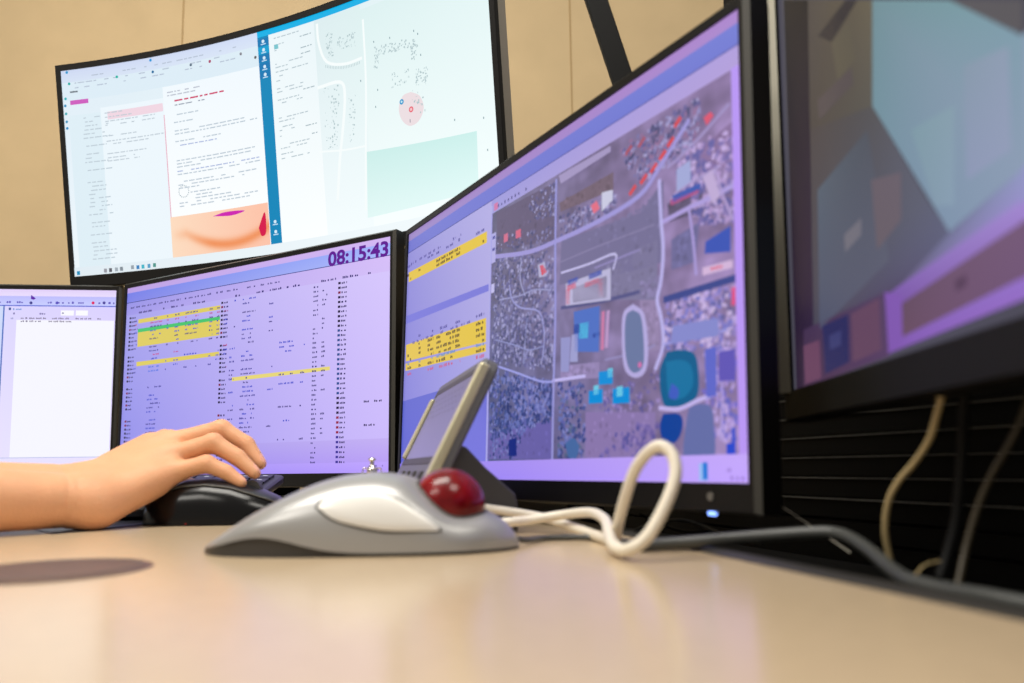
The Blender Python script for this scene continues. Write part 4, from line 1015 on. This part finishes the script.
D = smin(D, fore, 14)
nails = []
for nme, c in chains.items():
    r_ = rad[nme]; fd = None
    for i in range(3):
        dd = cap_sdf(G, c[i], c[i + 1], r_[i], r_[i + 1]); fd = dd if fd is None else smin(fd, dd, 2.5)
    fd = smin(fd, np.linalg.norm(G - c[1], axis=-1) - (r_[1] + .35), 3)     # knuckle
    D = smin(D, fd, 3.0)
    d_ = c[3] - c[2]; d_ /= np.linalg.norm(d_); back = np.cross(d_, np.cross((0, 0, 1.), d_)); back = up3 - d_ * d_[2]; back /= np.linalg.norm(back)
    nails.append((c[3] - d_ * 1.0 + back * r_[3] * .95, d_, back, r_[3]))
for nme, c in chains.items():
    for k_, (w_, dep) in {1: (1.3, .35), 2: (1.1, .3)}.items():
        d_ = c[k_] - c[k_ - 1]; d_ /= np.linalg.norm(d_); q = (G - c[k_]) @ d_; far = np.linalg.norm(G - c[k_], axis=-1)
        for off_ in (-2.2, 1.6): D = D + dep * np.exp(-((q - off_) / w_) ** 2) * (far < rad[nme][k_] + 4)
    a_ = wrist_r * .6 + wrist_u * .4 + up3 * 14; e_ = c[0] + up3 * (rad[nme][0] + 1.2)
    D = smin(D, cap_sdf(G, a_ * .45 + e_ * .55, e_, 1.2, 2.2), 5)
# creases where the wrist bends
fa = hp_(88, 495, 652) - hp_(-60, 497, 588); fa /= np.linalg.norm(fa)
for px_c, dep in ((60, .9), (70, .7)):
    q = (G - hp_(px_c, 497, 645)) @ fa; D = D + dep * np.exp(-(q / 1.6) ** 2)
# the desk and the mouse press the skin flat
D = np.maximum(D, (Dk + .6) - G[..., 2])
def surface_nets(D, lo, st):
    nx, ny, nz = D.shape; ins = D < 0
    c = np.zeros((nx - 1, ny - 1, nz - 1), np.int8)
    for i in (0, 1):
        for j in (0, 1):
            for k in (0, 1): c += ins[i:nx - 1 + i, j:ny - 1 + j, k:nz - 1 + k]
    act = (c > 0) & (c < 8); idx = -np.ones(act.shape, np.int64); cells = np.argwhere(act); idx[act] = np.arange(len(cells))
    acc = np.zeros((len(cells), 3)); cnt = np.zeros(len(cells)); cor = [(i, j, k) for i in (0, 1) for j in (0, 1) for k in (0, 1)]
    for a in range(8):
        for e in range(a + 1, 8):
            if sum(abs(cor[a][m] - cor[e][m]) for m in range(3)) != 1: continue
            pa_, pe_ = cells + cor[a], cells + cor[e]; da, de = D[tuple(pa_.T)], D[tuple(pe_.T)]
            x = (da < 0) != (de < 0); tt = np.where(x, da / np.where(x, da - de, 1), 0)
            acc += np.where(x[:, None], pa_ + (pe_ - pa_) * tt[:, None], 0); cnt += x
    V = acc / cnt[:, None] * st + lo; Fs = []
    for axi in range(3):
        sl0 = [slice(None)] * 3; sl1 = [slice(None)] * 3; sl0[axi] = slice(0, -1); sl1[axi] = slice(1, None)
        e = np.argwhere(ins[tuple(sl0)] != ins[tuple(sl1)]); o1, o2 = [(1, 2), (2, 0), (0, 1)][axi]
        ok = (e[:, o1] > 0) & (e[:, o2] > 0) & (e[:, o1] < D.shape[o1] - 1) & (e[:, o2] < D.shape[o2] - 1); e = e[ok]
        def I(a, b_):
            q = e.copy(); q[:, o1] -= a; q[:, o2] -= b_; return idx[tuple(q.T)]
        quad_ = np.stack([I(0, 0), I(1, 0), I(1, 1), I(0, 1)], 1); fl = ins[tuple(e.T)]
        quad_[~fl] = quad_[~fl][:, ::-1]; Fs.append(quad_)
    return V, np.concatenate(Fs)
V, Fq = surface_nets(D, lo, hstep)
b = MB(); b.v = [tuple(map(float, p)) for p in V]; b.f = [list(map(int, f)) for f in Fq]; b.c = [None] * len(b.f)
ctr = V[Fq].mean(1); mi = np.zeros(len(Fq), int)
for c_, d_, bk, r_ in nails:
    q = ctr - c_; sd_ = np.cross(d_, bk)
    mi[((q @ d_) / (r_ * .85)) ** 2 + ((q @ sd_) / (r_ * .72)) ** 2 + ((q @ bk) / 3.0) ** 2 < 1] = 1
b.m = list(map(int, mi))
o = b.build('person', [M['skin'], M['nail']], None, base=(-420, 640, Dk), angle=180)
sm = o.modifiers.new('smooth', 'SMOOTH'); sm.factor = .5; sm.iterations = 5
tag(o, 'person reaching in with a bare forearm, hand resting on the black mouse', 'person')

# mouse mat under the wrist
mp = [on_desk(52, 534.5), on_desk(150, 524.5), on_desk(148, 520), on_desk(20, 526)]
b = MB(); b.prism([p for p in mp], up3 * 1.0)
tag(b.build('mouse_mat', M['pad'], None, base=mp[0], smooth=False), 'dark slate mat lying on the desk under the wrist', 'mouse mat')

# ------------------------------------------------------------------ light
def area(name, loc, rot, sx, sy, power, col):
    l = bpy.data.lights.new(name, 'AREA'); l.shape = 'RECTANGLE'; l.size = sx; l.size_y = sy; l.energy = power; l.color = col
    o = bpy.data.objects.new(name, l); COL.objects.link(o); o.location = loc; o.rotation_euler = rot; return o
area('ceiling_light', (-.55, .35, 2.55), (0, 0, 0), 1.2, .6, 36, (1, .95, .87))
area('ceiling_light.001', (.9, -.5, 2.55), (0, 0, 0), 1.2, .6, 26, (1, .95, .87))
area('ceiling_light.002', (-1.6, -.9, 2.55), (0, 0, 0), 1.2, .6, 26, (1, .95, .87))
wd_ = bpy.data.worlds.new('room'); scene.world = wd_; wd_.use_nodes = True
wd_.node_tree.nodes['Background'].inputs[0].default_value = (1, .93, .84, 1); wd_.node_tree.nodes['Background'].inputs[1].default_value = .36

# ------------------------------------------------------------------ camera
cd = bpy.data.cameras.new('camera'); cam = bpy.data.objects.new('camera', cd); COL.objects.link(cam)
R0, U0, F0 = np.array((1., 0, 0)), np.array((0, -sp_, cp)), np.array((0, cp, sp_))
R1, U1 = cr * R0 + sr * U0, cr * U0 - sr * R0
m = Matrix.Identity(4)
for i in range(3): m[i][0], m[i][1], m[i][2] = R1[i], U1[i], -F0[i]
m.translation = Vector((0, 0, ZC)); cam.matrix_world = m
cd.sensor_fit = 'HORIZONTAL'; cd.sensor_width = 36; cd.lens = F / 1024 * 36; cd.shift_y = SHIFT / 1024
cd.clip_start = .005; cd.clip_end = 50
cd.dof.use_dof = True; cd.dof.focus_distance = 1.0; cd.dof.aperture_fstop = 5.0
scene.camera = cam
vs = scene.view_settings; scene.display_settings.display_device = 'sRGB'
vs.view_transform = 'Standard'; vs.look = 'None'; vs.exposure = 0; vs.gamma = 1; vs.use_curve_mapping = False
